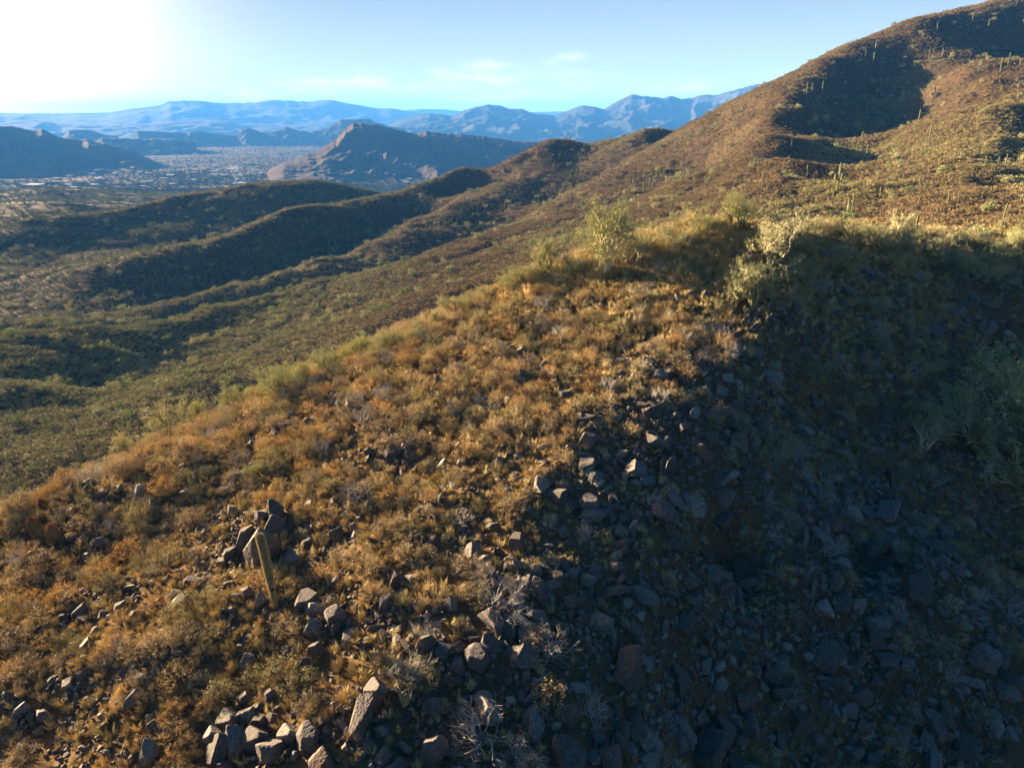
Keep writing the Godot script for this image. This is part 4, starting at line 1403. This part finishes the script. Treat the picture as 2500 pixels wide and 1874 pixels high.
# ---------------------------------------------------------------- the slopes behind
func scatter_slopes() -> void:
	var patch := FastNoiseLite.new()
	patch.seed = 71
	patch.frequency = 1.0 / 40.0
	patch.fractal_octaves = 3
	var low := [[], [], [], []]
	var green := []
	var n := 0
	var r0 := 62.0
	var r1 := 620.0
	while n < 330000:
		n += 1
		var d := sqrt(rng.randf_range(r0 * r0, r1 * r1 if n % 3 > 0 else 300.0 * 300.0))
		var t := rng.randf_range(-0.7, 0.7)
		var x := sin(t) * d
		var z := -cos(t) * d
		var q := Vector3(x, height(x, z), z)
		if shows(q + Vector3(0, 0.5, 0)) < -0.012 or not in_frame(q, 40.0):
			continue
		if d < 88.0 and shows(q) > -0.004 and rng.randf() < 0.6:
			continue
		var s := rng.randf_range(0.6, 1.5)
		var c := Color(0.22, 0.155, 0.078).lerp(Color(0.17, 0.13, 0.062), rng.randf()) * rng.randf_range(0.7, 1.3)
		c = c.lerp(Color(0.31, 0.3, 0.12), clampf(smoothstep(0.0, 0.6, patch.get_noise_2d(x * 0.6, z * 0.6)) + (0.9 if rng.randf() < smoothstep(0.0, -90.0, x) else 0.0) + (0.8 if rng.randf() < smoothstep(90.0, 130.0, x) * smoothstep(-300.0, -160.0, z) else 0.0), 0.0, 1.0) * 0.7)
		low[n % 4].append([Transform3D(Basis(Vector3.UP, rng.randf() * TAU).scaled(Vector3(s, s * 0.9, s)), q - Vector3(0, 0.05, 0)), c])
	# green bushes and small trees, thicker in the gullies
	n = 0
	while n < 60000:
		n += 1
		var d := sqrt(rng.randf_range(70.0 * 70.0, 1150.0 * 1150.0))
		var t := rng.randf_range(-0.7, 0.7)
		var x := sin(t) * d
		var z := -cos(t) * d
		var q := Vector3(x, height(x, z), z)
		if shows(q + Vector3(0, 1.5, 0)) < -0.01 or not in_frame(q, 40.0):
			continue
		var hollow := (height(x + 14, z) + height(x - 14, z) + height(x, z + 14) + height(x, z - 14)) / 4.0 - q.y
		var want := 0.13 + 0.28 * clampf(hollow * 0.6, -0.3, 1.6) + 0.3 * patch.get_noise_2d(x, z) + (0.12 if q.y < EYE.y - 50.0 else 0.0) + smoothstep(500.0, 900.0, d) * 0.35
		if rng.randf() > want:
			continue
		var s := rng.randf_range(1.6, 4.2) * (1.0 if d < 600.0 else 1.25)
		green.append([s / d * (1.0 if shows(q + Vector3(0, 0.8, 0)) > -0.001 else 0.02), q, s, d])
	green.sort_custom(func(a, b): return a[0] > b[0])
	print("low ", low[0].size() * 4, " green ", green.size())
	var mats3 := [plant_material(Color(0.24, 0.25, 0.105), 0.4), plant_material(Color(0.3, 0.285, 0.145), 0.4), plant_material(Color(0.16, 0.18, 0.07), 0.4)]
	var rest := [[], [], [], []]
	var cols := [Color(0.24, 0.25, 0.105), Color(0.3, 0.285, 0.145), Color(0.16, 0.18, 0.07)]
	for i in green.size():
		var a: Array = green[i]
		var q: Vector3 = a[1]
		var s: float = a[2]
		var c := rng.randi() % 3
		var b := Basis(Vector3.UP, rng.randf() * TAU).scaled(Vector3(s, s * rng.randf_range(0.7, 1.0), s))
		if i < 300:
			var px := pixel(q)
			var where := slope_place(px, 11)
			var o := MeshInstance3D.new()
			o.name = numbered("green_bush")
			o.mesh = bush_far[i % 4]
			o.material_override = mats3[c]
			o.transform = Transform3D(b, q - Vector3(0, 0.1, 0))
			add_child(o, true)
			tag(o, "%s %s bush %s" % ["large spreading" if s > 3.6 else "small" if s < 2.4 else "rounded", ["green", "pale olive", "dark green"][c], where], "bush", "green bushes on the slopes behind")
		else:
			rest[i % 4].append([Transform3D(b, q - Vector3(0, 0.1, 0)), cols[c] * rng.randf_range(0.85, 1.15)])
	for i in 4:
		spread("slope_brush", clump_far[i], mats.white, low[i], "low brown brush speckling the slopes behind the ridge", "brush")
		spread("slope_bushes", bush_far[i], mats.white, rest[i], "far green bushes dotted over spurs and gullies", "bushes")

# ---------------------------------------------------------------- the valley town
func build_town() -> void:
	# trees of the valley
	var n := 0
	var trees := [[], [], [], []]
	var patch := FastNoiseLite.new()
	patch.seed = 81
	patch.frequency = 1.0 / 260.0
	patch.fractal_octaves = 3
	while n < 150000:
		n += 1
		var d := 1100.0 * exp(pow(rng.randf(), 1.3) * log(7.0))
		var t := rng.randf_range(-0.68, 0.4)
		var x := sin(t) * d
		var z := -cos(t) * d
		if rng.randf() > 0.6 + 0.9 * patch.get_noise_2d(x, z):
			continue
		var q := Vector3(x, height(x, z), z)
		if d < 2900.0 and shows(q + Vector3(0, 4, 0)) < -0.002:
			continue
		var s := rng.randf_range(3.5, 8.0) * (1.0 + smoothstep(2500.0, 6000.0, d))
		trees[n % 4].append([Transform3D(Basis(Vector3.UP, rng.randf() * TAU).scaled(Vector3(s, s * 0.75, s)), q), Color(0.055, 0.07, 0.03).lerp(Color(0.03, 0.045, 0.02), rng.randf())])
	for i in 4:
		spread("valley_trees", clump_far[i], mats.white, trees[i], "scattered green trees filling the far valley floor", "trees")
	# road
	var k := Kit.new()
	var left := PackedVector3Array()
	var right := PackedVector3Array()
	for i in 30:
		var f := i / 29.0
		var p := on_ground(lerpf(596.0, 568.0, f), lerpf(462.0, 402.0, f), 900.0)
		var side := Vector3(1, 0, 0.15).normalized() * 12.0
		p.y += 1.2
		left.append(p - side)
		right.append(p + side)
	for i in 29:
		k.tri(left[i], left[i + 1], right[i], Color(1, 1, 1))
		k.tri(right[i], left[i + 1], right[i + 1], Color(1, 1, 1))
	var road := MeshInstance3D.new()
	road.name = "road"
	road.mesh = made([k])
	road.material_override = rock_material(Color(0.12, 0.12, 0.125))
	add_child(road, true)
	tag(road, "straight grey road running away across the valley", "road", "", "structure")
	# houses
	var wall_mats := []
	for c in [Color(0.42, 0.37, 0.31), Color(0.3, 0.23, 0.17), Color(0.55, 0.53, 0.5), Color(0.2, 0.16, 0.12)]:
		wall_mats.append(rock_material(c))
	var roof_mats := []
	for c in [Color(0.3, 0.3, 0.3), Color(0.45, 0.44, 0.42), Color(0.2, 0.15, 0.12)]:
		roof_mats.append(rock_material(c))
	var window := rock_material(Color(0.05, 0.06, 0.08))
	var spots := [[82, 454, 34], [952, 433, 18], [985, 443, 16], [992, 448, 14], [1000, 440, 10], [180, 462, 14], [230, 455, 16], [365, 447, 12], [250, 440, 14], [280, 452, 10]]
	var g := RandomNumberGenerator.new()
	g.seed = 5
	for i in 64:
		spots.append([g.randf_range(10, 740), g.randf_range(396, 463), g.randf_range(7, 15)])
	var wn := ["cream", "tan", "white", "brown"]
	var rn := ["grey", "white", "dark"]
	for a in spots:
		var p := on_ground(a[0], a[1], 1000.0)
		var d := (p - EYE).length()
		if d > 3200.0:
			continue
		var w: float = clampf(a[2] / FOCAL * d, 9.0, 34.0)
		var dep := w * g.randf_range(0.5, 0.8)
		var tall := g.randf_range(3.2, 5.0)
		var wm := g.randi() % 4
		var rm := g.randi() % 3
		var near := "below the red butte" if a[0] > 880 else "under the dark blue hill" if a[1] < 425 and a[0] < 380 else "by the road" if absf(a[0] - 585) < 70 else "among the valley trees"
		var o := thing("house", p - Vector3(0, 0.3, 0), Basis(Vector3.UP, g.randf_range(-0.5, 0.5)), "%s %s house with %s flat roof %s" % ["long" if w > 18.0 else "small", wn[wm], rn[rm], near], "house", "houses of the valley town")
		var box := BoxMesh.new()
		box.size = Vector3(w, tall + 1.0, dep)
		var front := part("wall", box, wall_mats[wm], o)
		front.position = Vector3(0, tall / 2.0 - 0.5, 0)
		var wing := BoxMesh.new()
		wing.size = Vector3(w * 0.4, tall * 0.8 + 1.0, dep * 0.7)
		part("wing", wing, wall_mats[wm], o).position = Vector3(w * 0.2, tall * 0.4 - 0.5, dep * 0.7)
		var roof := BoxMesh.new()
		roof.size = Vector3(w + 0.8, 0.4, dep + 0.8)
		part("roof", roof, roof_mats[rm], o).position = Vector3(0, tall + 0.2, 0)
		for j in 2:
			var pane := BoxMesh.new()
			pane.size = Vector3(1.8, 1.2, 0.2)
			part("window", pane, window, front).position = Vector3(-w * (0.12 + 0.2 * j), 0.5, dep / 2.0 + 0.05)
